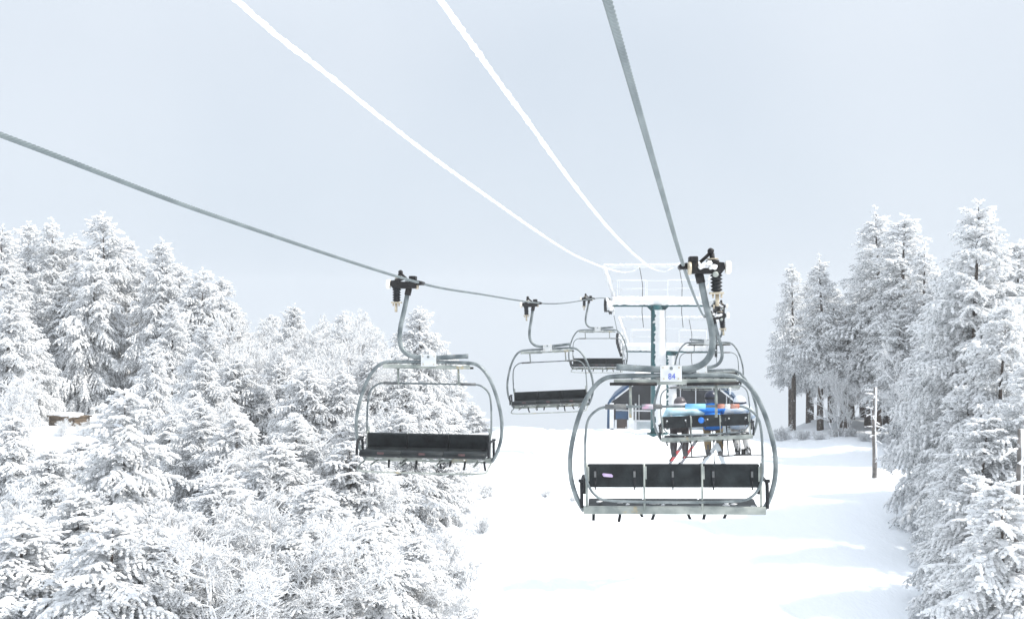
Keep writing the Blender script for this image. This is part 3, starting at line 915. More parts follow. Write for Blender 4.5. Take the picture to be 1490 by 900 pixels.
def make_chair(label, loc, rotz, roll=0.0, number=None, dback=0.0, dseat=-0.088, pads=False, extras=None, seed=1, group='chairs of the lift'):
    g = random.Random(seed)
    t = thing('lift_chair', label, 'chairlift chair', loc, rotz, group)
    t.rotation_euler = (0, roll, rotz)
    # grip on the rope
    m = MB()
    m.box(cpt(1012, 388), (0.10, 0.13, 0.15), bev=0.02)
    m.box(cpt(1012, 377), (0.09, 0.17, 0.05), bev=0.012)
    m.box(cpt(1030, 392), (0.22, 0.10, 0.10), bev=0.02)
    m.prism([((px - 995) * 0.007, (388 - py) * 0.007) for px, py in ((1040, 381), (1056, 383), (1057, 392), (1050, 401), (1042, 399), (1036, 391))], -0.05, 0.05)
    m.tube([cpt(1020, 398), cpt(1023, 412)], 0.045, 14)
    m.build('grip_body', 'steel', t)
    m = MB()
    m.tube([cpt(993, 388), cpt(1004, 387)], [0.030, 0.036], 14)
    m.tube([cpt(995, 388, -0.16), cpt(995, 388, 0.16)], 0.028, 12)
    m.build('clamp_jaw', 'steel', t)
    m = MB()
    m.lathe([(0.02, -0.02), (0.062, -0.018), (0.066, 0.0), (0.062, 0.016), (0.02, 0.02)], cpt(1006, 391, -0.08), 'x', 20)
    m.build('guide_disc', 'brass', t)
    m = MB()
    m.tube([cpt(1022, 382), cpt(1031, 374), cpt(1038, 367)], 0.018, 10)
    m.blob(cpt(1037.5, 366), (0.034, 0.034, 0.034), 3, jit=0.05)
    m.tube([cpt(1039, 369), cpt(1040, 382)], 0.026, 12)
    m.lathe([(0.03, -0.022), (0.066, -0.012), (0.066, 0.004), (0.03, 0.012)], cpt(1040, 380), 'z', 18)
    m.build('lever_arm', 'steel', t)
    m = MB()
    m.lathe([(0.03, -0.006), (0.060, -0.004), (0.060, 0.006), (0.03, 0.008)], cpt(1040, 377.5), 'z', 18)
    m.build('washer', 'brass', t)
    m = MB()                                                        # rubber bellows over the spring
    prof = [(0.03, 0.0)]
    for k in range(6):
        z0 = -0.006 - k * 0.036
        prof += [(0.040, z0), (0.064 - 0.001 * k, z0 - 0.015), (0.064 - 0.001 * k, z0 - 0.020), (0.040, z0 - 0.034)]
    prof.append((0.03, -0.226))
    m.lathe(prof, cpt(1045, 393), 'z', 20)
    m.build('spring_bellows', 'rubber', t)
    m = MB()
    m.lathe([(0.018, -0.030), (0.030, -0.022), (0.030, 0.022), (0.018, 0.030)], cpt(1043, 400, -0.055), 'y', 14)
    m.build('spring_bolt', 'beam', t)
    m = MB()
    m.box(cpt(1045, 427), (0.145, 0.10, 0.022), bev=0.006)
    m.tube([cpt(1046, 428), cpt(1046, 446)], 0.020, 10)
    for dx in (-6, 6):
        m.tube([cpt(1046 + dx, 428), cpt(1046 + dx, 434)], 0.010, 8)
    m.build('spring_seat', 'brass', t)
    m = MB()
    m.lathe([(0.015, -0.030), (0.058, -0.028), (0.066, -0.015), (0.066, 0.015), (0.058, 0.028), (0.015, 0.030)], cpt(1062, 390), 'x', 24)
    m.build('running_wheel', 'wheel', t)
    m = MB()
    for k in range(7):
        m.blob(cpt(1018 + 4 * k, 387 + g.uniform(-4, 4), -0.06 + g.uniform(-0.015, 0.03)), (0.030, 0.022, 0.026), seed * 9 + k, jit=0.25)
    m.build('packed_snow', 'snowpad', t)
    # hanger
    m = MB()
    path = catmull([cpt(*p) for p in ((1022, 399), (1025, 420), (1030, 445), (1036, 472), (1038.5, 496), (1036, 513), (1028, 526), (1014, 534), (993, 537), (960, 537), (930, 535), (899, 533))], 5)
    m.tube(path, 0.0335, 16)
    m.build('hanger', 'galv', t)
    # bail
    m = MB()
    side = [(849, 743), (840, 727), (832, 702), (829.5, 676), (832, 648), (841, 612), (853, 582), (867, 561), (881, 550), (898, 546.5)]
    pts = [cpt(*p) for p in side] + [cpt(940, 546), cpt(979.5, 546)]
    full = pts + [cpt(1955.5 - p[0], p[1]) for p in [(940, 546)] + side[::-1]]
    m.tube(catmull(full, 5), 0.0245, 14)
    m.build('bail', 'galv', t)
    m = MB()
    m.box(cpt(983, 555, 0.0), (176 * 0.007, 0.075, 0.055), bev=0.008)
    m.build('cross_channel', 'beam', t)
    for (a, b, c, d) in ((889, 557, 957, 558), (1000, 558.5, 1074, 557)):
        m = MB()
        m.tube([cpt(a, b, -0.055), cpt(c, d, -0.055)], 0.016, 10)
        m.build('pivot_rod', 'steel', t)
    # number plates on both faces
    for s in (-1, 1):
        m = MB()
        m.box(cpt(977.5, 542.5, s * 0.052), (0.217, 0.010, 0.163), bev=0.004)
        for (bx, by) in ((966, 534), (989, 534), (967, 550), (988, 550)):
            m.tube([cpt(bx, by, s * 0.056), cpt(bx, by, s * 0.066)], 0.009, 8, mat=1)
        m.tube([cpt(978, 535, s * 0.056), cpt(978, 535, s * 0.068)], 0.017, 10, mat=2)
        if s < 0 and number:
            vs, fs = text_mesh(number, 0.085)
            c = cpt(978.5, 547, -0.0595)
            m.add([Vector((v.x * 0.86, 0, v.y)) + c + Vector((0, -v.z, 0)) for v in vs], fs, 3, False)
        m.build('number_plate', ['plate', 'brass', 'galv', 'digit'], t)
    # hanging links, restraint bar
    for px in (919, 1042):
        m = MB()
        m.tube([cpt(px, 557, -0.03), cpt(px - 0.4, 580, -0.05), cpt(px - 0.6, 606 if pads else 592, -0.06)], 0.0145, 10)
        m.build('link_rod', 'beam', t)
    m = MB()
    lp = [(979, 590), (930, 590), (885, 590), (868, 596), (857, 609), (853, 630), (852, 660), (852.5, 690), (858, 708), (868, 720), (884, 726), (930, 728), (979, 728.5)]
    loop = [cpt(p[0], p[1], -0.07) for p in lp] + [cpt(1958 - p[0], p[1], -0.07) for p in lp[-2:0:-1]]
    sm = catmull(loop + [loop[0]], 5)[:-1]
    m.tube(sm, 0.0135, 10, closed=True)
    m.build('restraint_bar', 'galv', t)
    if pads:
        for (a, b, mt, rr) in ((882, 912, 'foam', 0.026), (935, 951, 'padpink', 0.025), (951, 964, 'foam', 0.025), (997, 1026, 'padblue', 0.027), (1043, 1053, 'padred', 0.023), (1053.5, 1061, 'plate', 0.022), (1061.5, 1074, 'padred', 0.023)):
            m = MB(); m.tube([cpt(a, 590, -0.07), cpt(b, 590, -0.07)], rr, 12); o = m.build('foam_pad', mt, t)
    else:
        for (a, b) in ((884, 914), (1040, 1072)):
            m = MB(); m.tube([cpt(a, 590, -0.07), cpt(b, 590, -0.07)], 0.020, 12); m.build('foam_pad', 'foam', t)
    # seat
    zb = -dback
    m = MB()
    for (a, b) in ((855, 936.6), (937.2, 1019.6), (1020.2, 1102.5)):
        c = cpt((a + b) / 2, 691, -0.015); c.z += zb
        rot = Matrix.Rotation(R(-9), 3, 'X')
        m.box(c, ((b - a) * 0.007, 0.055, 0.238), rot, bev=0.018)
    for px in (866, 923, 978, 1036, 1091):
        c = cpt(px, 691, -0.050); c.z += zb
        m.box(c, (0.030, 0.020, 0.15), Matrix.Rotation(R(-9), 3, 'X'), mat=1, bev=0.005)
        m.box(c + Vector((0, -0.012, 0.02)), (0.022, 0.012, 0.06), mat=2, bev=0.003)
        m.tube([c + Vector((0, -0.02, -0.05)), c + Vector((0, -0.02, -0.135))], 0.008, 6, mat=1)
    m.build('backrest', ['vinyl', 'rubber', 'foam'], t)
    if number:
        m = MB(); c = cpt(884, 690, -0.0475)
        pl = [(-0.055, 0.012), (-0.045, 0.022), (0.04, 0.014), (0.056, -0.004), (0.05, -0.020), (-0.04, -0.012)]
        m.prism([(c.x + x, c.z + z) for x, z in pl], -0.052, -0.048)
        o = m.build('sticker', 'sticker', t)
    for px in (937, 1020):
        m = MB()
        m.tube([cpt(px, 673, -0.052) + Vector((0, 0, zb)), cpt(px, 740, -0.055)], 0.011, 8)
        m.box(cpt(px + 2, 686, -0.056) + Vector((0, 0, zb)), (0.022, 0.012, 0.13), bev=0.003)
        m.build('back_post', 'beam', t)
    for px in (853.5, 1104):                                        # side uprights carrying backrest and seat
        m = MB()
        m.tube([cpt(px, 672, -0.045) + Vector((0, 0, zb)), cpt(px, 740, -0.03)], 0.012, 8)
        m.box(cpt(px + (2.5 if px < 900 else -2.5), 688, -0.052), (0.02, 0.012, 0.15), bev=0.003)
        m.build('seat_upright', 'beam', t)
    m = MB()                                                        # cushion, rolled front edge
    thick = 0.05 if dseat < 0 else 0.065
    prof = [(-0.02, -2.395), (0.0, -2.355), (0.12, -2.375), (0.30, -2.370), (0.42, -2.345), (0.475, -2.375), (0.485, -2.375 - thick * 0.55), (0.44, -2.375 - thick), (0.25, -2.375 - thick * 0.9), (0.02, -2.375 - thick * 0.85)]
    for (a, b) in ((855, 937), (937.3, 1020), (1020.3, 1103)):
        x0, x1 = (a - 995) * 0.007, (b - 995) * 0.007
        n = len(prof)
        vs = [(x, y, z) for x in (x0, x0 + 0.012, x1 - 0.012, x1) for y, z in prof]
        for i, (x, y, z) in enumerate(vs):
            if i < n or i >= 3 * n:
                vs[i] = (x, 0.23 + (y - 0.23) * 0.96, -2.41 + (z + 2.41) * 0.85)
        fs = [tuple(range(n)), tuple(reversed(range(3 * n, 4 * n)))]
        for k in range(3):
            for i in range(n):
                j = (i + 1) % n
                fs.append((k * n + i, (k + 1) * n + i, (k + 1) * n + j, k * n + j))
        m.add([(x, y, z + dseat) for x, y, z in vs], fs, 0, True)
    for px in (900, 978, 1060):
        m.box(cpt(px, 728, 0.487) + Vector((0, 0, dseat)), (0.09, 0.006, 0.03), mat=1, bev=0.002)
    m.build('seat', ['vinyl', 'tagred'], t)
    m = MB()
    m.box(cpt(979.5, 741, -0.03), (262 * 0.007, 0.05, 0.078), bev=0.008)
    m.build('seat_beam', 'beam', t)
    m = MB()                                                        # thin front rail under the seat
    q = [(-0.90, 0.02, -2.51), (-0.90, 0.30, -2.53), (-0.86, 0.46, -2.575), (-0.5, 0.48, -2.59), (0, 0.48, -2.59)]
    rail = [Vector((x - 0.11, y, z)) for x, y, z in q] + [Vector((-x - 0.11, y, z)) for x, y, z in q[-2::-1]]
    m.tube(catmull(rail, 4), 0.012, 8)
    for x in (-0.72, -0.2, 0.3, 0.7):
        m.tube([(x - 0.11, 0.0, -2.49), (x - 0.11, 0.47, -2.49)], 0.014, 6)
    m.build('seat_rail', 'beam', t)
    for s in (-1, 1):                                               # bent armrests
        m = MB()
        px = 979.5 + s * 133.5
        m.tube(catmull([cpt(px, 738, -0.02), cpt(px, 715, -0.02), cpt(px, 702, 0.0), cpt(px - s * 1, 700, 0.1), cpt(px - s * 2, 699, 0.30), cpt(px - s * 3, 708, 0.38), cpt(px - s * 3, 728, 0.40)], 4), 0.018, 10)
        m.box(cpt(px + s * 0.5, 699, 0.0), (0.055, 0.04, 0.03), bev=0.006)
        m.build('armrest', 'rubber', t)
    for px in (863, 902, 931, 952, 1000, 1025, 1056):               # loose strap ends
        m = MB()
        a, b = g.uniform(-4, 4), g.uniform(9, 17)
        p = [cpt(px, 744, 0.06), cpt(px + a * 0.3, 744 + b * 0.5, 0.06), cpt(px + a, 744 + b, 0.05)]
        vs = []
        for q_ in p:
            for dx, dy in ((-0.015, -0.004), (0.015, -0.004), (0.015, 0.004), (-0.015, 0.004)):
                vs.append(q_ + Vector((dx, dy, 0)))
        fs = []
        for k in range(2):
            for i in range(4):
                fs.append((k * 4 + i, k * 4 + (i + 1) % 4, k * 4 + 4 + (i + 1) % 4, k * 4 + 4 + i))
        fs += [(0, 1, 2, 3), (11, 10, 9, 8)]
        m.add(vs, fs, 0, False)
        m.box(cpt(px, 744, 0.06), (0.03, 0.02, 0.03), mat=0, bev=0.004)
        m.build('strap', 'rubber', t)
    m = MB()
    for k in range(16):                                             # snow caught on the seat and frame
        m.blob(cpt(g.uniform(862, 1096), 736 + g.uniform(-0.6, 0.8), 0.02 + g.uniform(-0.01, 0.25)), (g.uniform(0.02, 0.05), 0.03, 0.010), seed * 31 + k, jit=0.3, sub=1)
    for k in range(8):
        m.blob(cpt(g.uniform(900, 1066), 551.2, g.uniform(0.0, 0.035)), (g.uniform(0.03, 0.07), 0.02, 0.012), seed * 57 + k, jit=0.25, sub=1)
    o = m.build('caught_snow', 'snowpad', t)
    o['kind'] = 'stuff'
    return t


YAW = math.atan(0.2)
P84 = rope_pt(1, 10.5)
c84 = make_chair('empty three-seat chair numbered 84, nearest, seen from behind', P84 + Vector((-0.025, 0, 0)), -R(5.0), R(-0.75), number='84', pads=True, seed=1)
P2 = rope_pt(1, 21.0)
c2 = make_chair('chair carrying three riders seen from behind, second up the right-hand rope', P2, -YAW * 0.9, R(-3.6), seed=2)
P3 = rope_pt(1, 31.5)
c3 = make_chair('far empty chair half hidden above the riders, just before the first tower', P3, -YAW, R(-1), seed=3)
PA = rope_pt(-1, 14.5)
cA = make_chair('empty descending chair hanging in front of the snowy left wood', PA, PI - YAW * 0.5, R(-0.5), dback=0.105, dseat=0.05, seed=4)
PB_ = rope_pt(-1, 24.8)
cB = make_chair('tilted empty descending chair against the sky, middle one of the left rope', PB_, PI - YAW * 0.8, R(3.2), dback=0.105, dseat=0.05, seed=5)
PC = rope_pt(-1, 36.5)
cC = make_chair('smallest empty descending chair, farthest up the left rope by the tower wheels', PC, PI - YAW * 0.9, R(0.5), dback=0.105, dseat=0.05, seed=6)

# marks and footrests of the occupied chair
m = MB()
m.lathe([(0.002, -0.003), (0.062, -0.002), (0.062, 0.002), (0.002, 0.003)], cpt(967, 688, -0.052), 'y', 20)
m.build('sticker', 'bluedot', c2)
m = MB()
for px in (869, 922, 985, 1046, 1094):
    m.box(cpt(px, 686, -0.066), (0.028, 0.01, 0.028), bev=0.003)
m.build('bolt_plates', 'plate', c2)
for (x, ) in ((-0.33,), (0.42,)):
    m = MB()
    m.tube([(x - 0.11, 0.50, -2.30), (x - 0.11, 0.55, -2.93)], 0.013, 8)
    m.tube([(x - 0.25, 0.55, -2.93), (x + 0.22, 0.55, -2.92)], 0.015, 8)
    m.build('footrest', 'steel', c2)


# ------------------------------------------------------------------ riders
def skin_body(name, verts, edges, radii, mats, zone, parent):
    """one continuous skinned body; zone(co) picks the material slot"""
    me = bpy.data.meshes.new(name)
    me.from_pydata(verts, edges, [])
    o = bpy.data.objects.new(name, me); COL.objects.link(o)
    md = o.modifiers.new('skin', 'SKIN')
    md.use_smooth_shade = True
    for i, r in enumerate(radii):
        me.skin_vertices[0].data[i].radius = r if hasattr(r, '__len__') else (r, r)
    me.skin_vertices[0].data[0].use_root = True
    ss = o.modifiers.new('sub', 'SUBSURF'); ss.levels = 2; ss.render_levels = 2
    dg = bpy.context.evaluated_depsgraph_get()
    out = bpy.data.meshes.new_from_object(o.evaluated_get(dg))
    bpy.data.objects.remove(o)
    out.name = name
    for mt in mats: out.materials.append(M[mt])
    for p in out.polygons:
        p.material_index = zone(p.center); p.use_smooth = True
    b = bpy.data.objects.new(name, out); COL.objects.link(b)
    b.parent = parent
    return b


def rider(x, label, jacket, pants, boot, helmet, band, lean=0.0, reach=None, head_dx=0.0, head_dz=0.0, knee=0.14, swing=0.0, hem=0.13, tz=1.0):
    """seated on the occupied chair; everything in the chair's own coordinates"""
    base = c2.matrix_basis @ Vector((x, 0.20, -2.36))
    t = thing('person', label, 'person', base, c2.rotation_euler.z, 'riders on the occupied chair')
    t.rotation_euler = c2.rotation_euler
    V, E, Rr = [], [], []
    def v(p, r, link=None):
        V.append(p); Rr.append(r)
        if link is not None: E.append((link, len(V) - 1))
        return len(V) - 1
    pel = v((0, 0, 0.11), (0.20, 0.15))
    ab = v((lean * 0.3, -0.02, 0.24 * tz), (0.195, 0.14), pel)
    ch = v((lean * 0.7, 0.0, 0.39 * tz), (0.215, 0.145), ab)
    up = v((lean, 0.04, 0.50 * tz), (0.17, 0.12), ch)
    nk = v((lean + head_dx * 0.4, 0.07, 0.575 * tz), 0.07, up)
    h1 = v((lean + head_dx * 0.8, 0.09, 0.655 * tz + head_dz), (0.085, 0.095), nk)
    h2 = v((lean + head_dx, 0.09, 0.75 * tz + head_dz), (0.09, 0.10), h1)
    for s in (-1, 1):
        sh = v((lean + s * 0.21, 0.03, 0.47 * tz), 0.092, up)
        if reach and reach[0] == s:
            el = v((lean + s * 0.44, -0.02, 0.40 * tz), 0.080, sh)
            wr = v((lean + s * 0.66, 0.04, 0.44), 0.050, el)
            v((lean + s * 0.76, 0.05, 0.43), 0.042, wr)
        else:
            el = v((lean + s * 0.31, 0.06, 0.26), 0.080, sh)
            wr = v((lean + s * 0.22, 0.28, 0.24), 0.050, el)
            v((lean + s * 0.17, 0.36, 0.26), 0.042, wr)
        hp = v((s * 0.11, 0.06, 0.09), 0.105, pel)
        kn = v((s * knee, 0.44, 0.085), 0.088, hp)
        cf = v((s * knee + swing * 0.4, 0.47, -0.15), 0.088, kn)
        an = v((s * knee + swing, 0.44, -0.38), 0.084, cf)
        v((s * knee + swing, 0.45, -0.47), 0.052, an)

    def zone(c):
        if c.z > 0.62 * tz: return 2
        if c.y < 0.13 and c.z > hem: return 0
        return 0 if c.z > 0.195 else 1
    body = skin_body('body', V, E, Rr, [jacket, pants, 'skin'], zone, t)
    m = MB()
    hc = Vector((lean + head_dx, 0.085, 0.75 * tz + head_dz))
    m.lathe([(0.118, -0.07), (0.128, -0.03), (0.130, 0.02), (0.120, 0.07), (0.095, 0.11), (0.055, 0.138), (0.01, 0.148)], hc, 'z', 22)
    m.box(hc + Vector((0, -0.02, -0.075)), (0.215, 0.20, 0.07), bev=0.03)
    m.build('helmet', helmet, t)
    m = MB()
    m.lathe([(0.128, -0.028), (0.134, -0.02), (0.135, 0.014), (0.128, 0.022)], hc, 'z', 22)
    m.build('goggle_strap', band, t)
    m = MB()                                                        # collar
    m.lathe([(0.085, -0.05), (0.10, -0.03), (0.10, 0.03), (0.085, 0.04)], Vector((lean + head_dx * 0.5, 0.075, 0.585 * tz + head_dz * 0.4)), 'z', 18)
    m.build('collar', jacket, t)
    for s in (-1, 1):
        m = MB()
        c = Vector((s * knee + swing, 0.45, -0.47))
        m.tube([c + Vector((0, 0, 0.16)), c + Vector((0, 0, 0.06)), c + Vector((0, 0.01, -0.03))], [0.070, 0.066, 0.062], 14)
        m.box(c + Vector((0, 0.07, -0.045)), (0.105, 0.29, 0.085), bev=0.03)
        m.box(c + Vector((0, -0.065, 0.07)), (0.035, 0.03, 0.16), bev=0.008)
        m.build('boot', boot, t)
    return t


rA = rider(-0.66, 'rider in pale blue jacket and dark trousers, left seat of the occupied chair', 'jacket_pale', 'pants_dark', 'boot', 'helmet_grey', 'strap_pale', lean=0.02, reach=(1,), head_dz=-0.11, tz=0.92, head_dx=0.03, knee=0.12, swing=-0.03)
rB = rider(0.03, 'rider in bright blue jacket and khaki trousers, middle seat of the occupied chair', 'jacket_blue', 'pants_khaki', 'boot', 'helmet_navy', 'rubber', knee=0.125, swing=0.0, hem=0.02, head_dz=-0.03, tz=0.95)
rC = rider(0.56, 'rider in white and blue patterned jacket and pale trousers, right seat of the occupied chair', 'jacket_white', 'pants_white', 'bootw', 'helmet_white', 'helmet_navy', lean=-0.02, head_dz=-0.11, tz=0.88, head_dx=0.06, knee=0.10, swing=0.05, hem=0.02)


def ski(p_tail, p_tip, label, mats, twist=0.0):
    a, b = Vector(p_tail), Vector(p_tip)
    d = b - a; L = d.length; d.normalize()
    u = d.cross(Vector((0, 0, 1))).normalized(); w = u.cross(d)
    t = thing('ski', label, 'ski', a, 0, 'skis of the riders')
    n = 12
    m = MB(); vs = []
    for i in range(n + 1):
        s = i / n
        hw = 0.066 - 0.018 * math.sin(PI * s) if 0.02 < s < 0.97 else 0.03
        lift = 0.10 * max(0, (s - 0.86) / 0.14) ** 2 + 0.02 * max(0, (0.05 - s) / 0.05)
        for du, dw in ((-hw, -0.007), (hw, -0.007), (hw, 0.007), (-hw, 0.007)):
            vs.append(d * (L * s) + u * du + w * (dw + lift))
    for i in range(n):
        mt = 0 if (i / n < 0.14 or i / n > 0.75) else 1
        if i / n > 0.40 and i / n < 0.60: mt = 0
        for k in range(4):
            m.add([], [], 0)
    o = len(m.v)
    m.v.extend(tuple(q) for q in vs)
    for i in range(n):
        s = (i + 0.5) / n
        mt = 1 if (0.16 < s < 0.42 or 0.62 < s < 0.85) else 0
        for k in range(4):
            m.f.append((i * 4 + k, i * 4 + (k + 1) % 4, i * 4 + 4 + (k + 1) % 4, i * 4 + 4 + k)); m.m.append(mt); m.sm.append(False)
    m.f.append((0, 1, 2, 3)); m.m.append(0); m.sm.append(False)
    e = n * 4
    m.f.append((e + 3, e + 2, e + 1, e)); m.m.append(0); m.sm.append(False)
    m.build('ski_body', mats, t)
    m = MB()
    for s in (0.40, 0.58):
        m.box(d * (L * s) + w * 0.025, (0.07, 0.12, 0.04), Matrix(( (u.x, d.x, w.x), (u.y, d.y, w.y), (u.z, d.z, w.z))), bev=0.01)
    m.build('binding', 'steel', t)
    return t


def rp(r, p):
    return r.matrix_basis @ Vector(p)


bpy.context.view_layer.update()
# skis under the boots, tips hanging away and down, tails up towards the viewer
for s, lab in ((-1, 'left red and grey ski of the pale blue rider'), (1, 'right red and grey ski of the pale blue rider')):
    ft = rp(rA, (s * 0.12 - 0.03, 0.50, -0.575))
    ax = Vector((-0.42, 0.42, -0.80)).normalized()
    ski(ft - ax * (0.46 + 0.06 * s), ft + ax * 0.80, lab, ['ski_grey', 'ski_red'])
for s, lab in ((-1, 'left silver ski of the rider in bright blue'), (1, 'right silver ski of the rider in bright blue')):
    ft = rp(rB, (s * 0.125, 0.50, -0.575))
    ax = Vector((s * 0.30, 0.55, -0.62)).normalized()
    ski(ft - ax * 0.40, ft + ax * 0.9, lab, ['ski_silver', 'ski_silver'])
# snowboard carried crosswise on the right rider's boots
p = rp(rC, (0.05, 0.50, -0.585))
t = thing('snowboard', 'dark snowboard seen edge-on under the boots of the right-hand rider', 'snowboard', p)
t.rotation_euler = (Matrix.Rotation(R(-8.5), 4, 'X') @ Matrix.Rotation(R(40), 4, 'Z')).to_euler()
m = MB()
outl = []
for i in range(28):
    a = 2 * PI * i / 28
    cx = math.copysign(abs(math.cos(a)) ** 0.55, math.cos(a)) * 0.72 - 0.10
    cy = math.copysign(abs(math.sin(a)) ** 0.75, math.sin(a)) * (0.135 + 0.012 * abs(math.cos(a)))
    outl.append((cx, cy))
n = len(outl)
m.add([(x, y, -0.012 + 0.06 * max(0, abs(x + 0.10) - 0.5) ** 1.3 + 0.045 * x * 0.3) for x, y in outl] + [(x, y, 0.002 + 0.06 * max(0, abs(x + 0.10) - 0.5) ** 1.3 + 0.045 * x * 0.3) for x, y in outl],
      [tuple(reversed(range(n))), tuple(range(n, 2 * n))] + [(i, (i + 1) % n, n + (i + 1) % n, n + i) for i in range(n)], 0, False)
m.build('deck', 'boot', t)
m = MB()
for x in (-0.10, 0.10):
    m.box((x, -0.09, 0.06), (0.12, 0.02, 0.14), bev=0.008)
    m.box((x, 0.0, 0.012), (0.12, 0.22, 0.02), bev=0.006)
m.build('binding', 'steel', t)


def pole(a, b, label, mat='galv'):
    a, b = Vector(a), Vector(b)
    d = (b - a)
    t = thing('ski_pole', label, 'ski pole', a, 0, 'ski poles of the riders')
    m = MB(); m.tube([(0, 0, 0), d * 0.86], 0.009, 8); m.build('shaft', mat, t)
    m = MB(); m.tube([d * 0.85, d * 0.87, d * 0.97, d], [0.016, 0.02, 0.018, 0.022], 10); m.build('grip', 'whitepaint', t)
    m = MB(); m.lathe([(0.01, -0.01), (0.045, 0.0), (0.01, 0.012)], d * 0.07, 'z', 12); m.build('basket', 'rubber', t)
    return t


pole(rp(rB, (-0.01, 0.42, -0.78)), rp(rB, (-0.01, 0.33, 0.24)), 'thin ski pole hanging between the legs of the rider in bright blue')
pole(rp(rC, (-0.20, 0.50, -0.05)), rp(rC, (-0.13, 0.10, 0.86)), 'ski pole with white grip sticking up left of the right-hand rider')


# ------------------------------------------------------------------ towers
def lift_tower(Y, cx_px, sc_y, label, arm_y, top_y, rail_ys, post_r, dl, dr, post_dx=0.0, rope_off=0.0):
    """Y metres out; arm_y, top_y: heights as read along the line of sight"""
    X = (cx_px - 745) / F * Y
    zb = ground_z(X, Y)
    t = thing('lift_tower', label, 'lift tower', (X, Y, zb - 0.3), -YAW, 'towers of the lift')
    def z(py): return CAMZ + (450 - py) / F * Y - (zb - 0.3)
    px = lambda q: (q - cx_px) / F * Y
    za, zt = z(arm_y), z(top_y)
    m = MB()
    m.tube([(0, 0, 0), (0, 0, za - 0.1)], [post_r * 1.08, post_r], 24)
    m.tube([(0, 0, 0.0), (0, 0, 0.34)], post_r * 1.6, 20)
    for s in (-1, 1):
        m.prism([(s * post_r * 0.9, za - 0.36), (s * post_r * 0.9, za - 0.15), (s * (post_r + 0.16), za - 0.17)], -0.06, 0.06)
    m.build('post', 'teal', t)
    m = MB()                                                        # rime plastered on the windward face
    g = random.Random(int(Y))
    n, k = 60, 9
    vs, fs = [], []
    for i in range(n + 1):
        zz = 0.4 + (za - 0.3 - 0.4) * i / n
        for j in range(k):
            a = R(-118 + (172) * j / (k - 1))
            edge = abs(j - (k - 1) / 2) / ((k - 1) / 2)
            rr = post_r * 1.02 + 0.07 * (1 - edge ** 3) + g.uniform(-0.012, 0.014) + (0.0 if edge < 0.9 else g.uniform(-0.06, 0.03))
            a2 = a + (g.uniform(-0.25, 0.2) if edge > 0.9 else 0)
            vs.append((math.cos(a2) * rr, math.sin(a2) * rr, zz))
    for i in range(n):
        for j in range(k - 1):
            fs.append((i * k + j, i * k + j + 1, (i + 1) * k + j + 1, (i + 1) * k + j))
    # close it against the post with an inner skin
    o = len(vs)
    for i in range(n + 1):
        for j in (0, k - 1):
            x_, y_, z_ = vs[i * k + j]
            L_ = math.hypot(x_, y_)
            vs.append((x_ / L_ * post_r * 0.95, y_ / L_ * post_r * 0.95, z_))
    for i in range(n):
        fs.append((i * k, (i + 1) * k, o + (i + 1) * 2, o + i * 2))
        fs.append((i * k + k - 1, o + i * 2 + 1, o + (i + 1) * 2 + 1, (i + 1) * k + k - 1))
    m.add(vs, fs, 0, True)
    m.build('rime_crust', 'snowpad', t)
    m = MB()
    m.box(((dl + dr) / 2, 0, za), (dr - dl, 0.34, 0.34), bev=0.02)
    m.build('crossarm', 'teal', t)
    m = MB()                                                        # snow on top and face of the arm
    nn = 46
    vs, fs = [], []
    sect = [(-0.195, -0.10), (-0.215, 0.02), (-0.20, 0.19), (-0.08, 0.26), (0.10, 0.25), (0.19, 0.185), (0.10, 0.172), (-0.172, 0.172), (-0.174, -0.10)]
    for i in range(nn + 1):
        x = dl - 0.01 + (dr - dl + 0.02) * i / nn
        for (yy, zz) in sect:
            vs.append((x, yy + (g.uniform(-0.012, 0.012) if zz > -0.05 else 0), za + zz + g.uniform(-0.015, 0.02) * (1 if zz > 0.18 or zz < 0 else 0)))
    ns = len(sect)
    for i in range(nn):
        for j in range(ns):
            fs.append((i * ns + j, i * ns + (j + 1) % ns, (i + 1) * ns + (j + 1) % ns, (i + 1) * ns + j))
    fs.append(tuple(range(ns))); fs.append(tuple(nn * ns + q for q in reversed(range(ns))))
    m.add(vs, fs, 0, True)
    m.build('snow_cap', 'snowpad', t)
    m = MB()                                                        # lifting frame that flares upwards
    bl, br = dl + 0.12, dr - 0.12
    tl, tr_ = bl - 0.42, br + 0.30
    m.tube([(bl, 0.0, za + 0.18), (tl, -0.05, zt)], 0.10, 8)
    m.tube([(br, 0.0, za + 0.18), (tr_, -0.05, zt)], 0.085, 8)
    m.box(((tl + tr_) / 2, -0.05, zt + 0.02), (tr_ - tl + 0.15, 0.12, 0.12), bev=0.02)
    for q in (0.0,):
        m.tube([(px(cx_px), 0, za + 0.2), (px(cx_px), 0, za + 0.24)], 0.06, 8)
    m.build('lifting_frame', 'whitepaint', t)
    m = MB()
    for q in range(40):
        x = tl + (tr_ - tl) * q / 39
        m.blob((x, -0.05 + g.uniform(-0.02, 0.02), zt + 0.07 + g.uniform(0, 0.03)), (0.09, 0.075, 0.05), q, jit=0.3, sub=1)
    for q in range(26):
        f_ = q / 25
        m.blob((bl + (tl - bl) * f_ - 0.02, -0.06 - 0.05 * f_, za + 0.2 + (zt - za - 0.2) * f_), (0.075, 0.06, 0.09), q + 70, jit=0.3, sub=1)
        m.blob((br + (tr_ - br) * f_ + 0.02, -0.06 - 0.05 * f_, za + 0.2 + (zt - za - 0.2) * f_), (0.075, 0.06, 0.09), q + 170, jit=0.3, sub=1)
    m.build('frame_rime', 'snowpad', t)
    m = MB()                                                        # catwalk rails, thick with frost
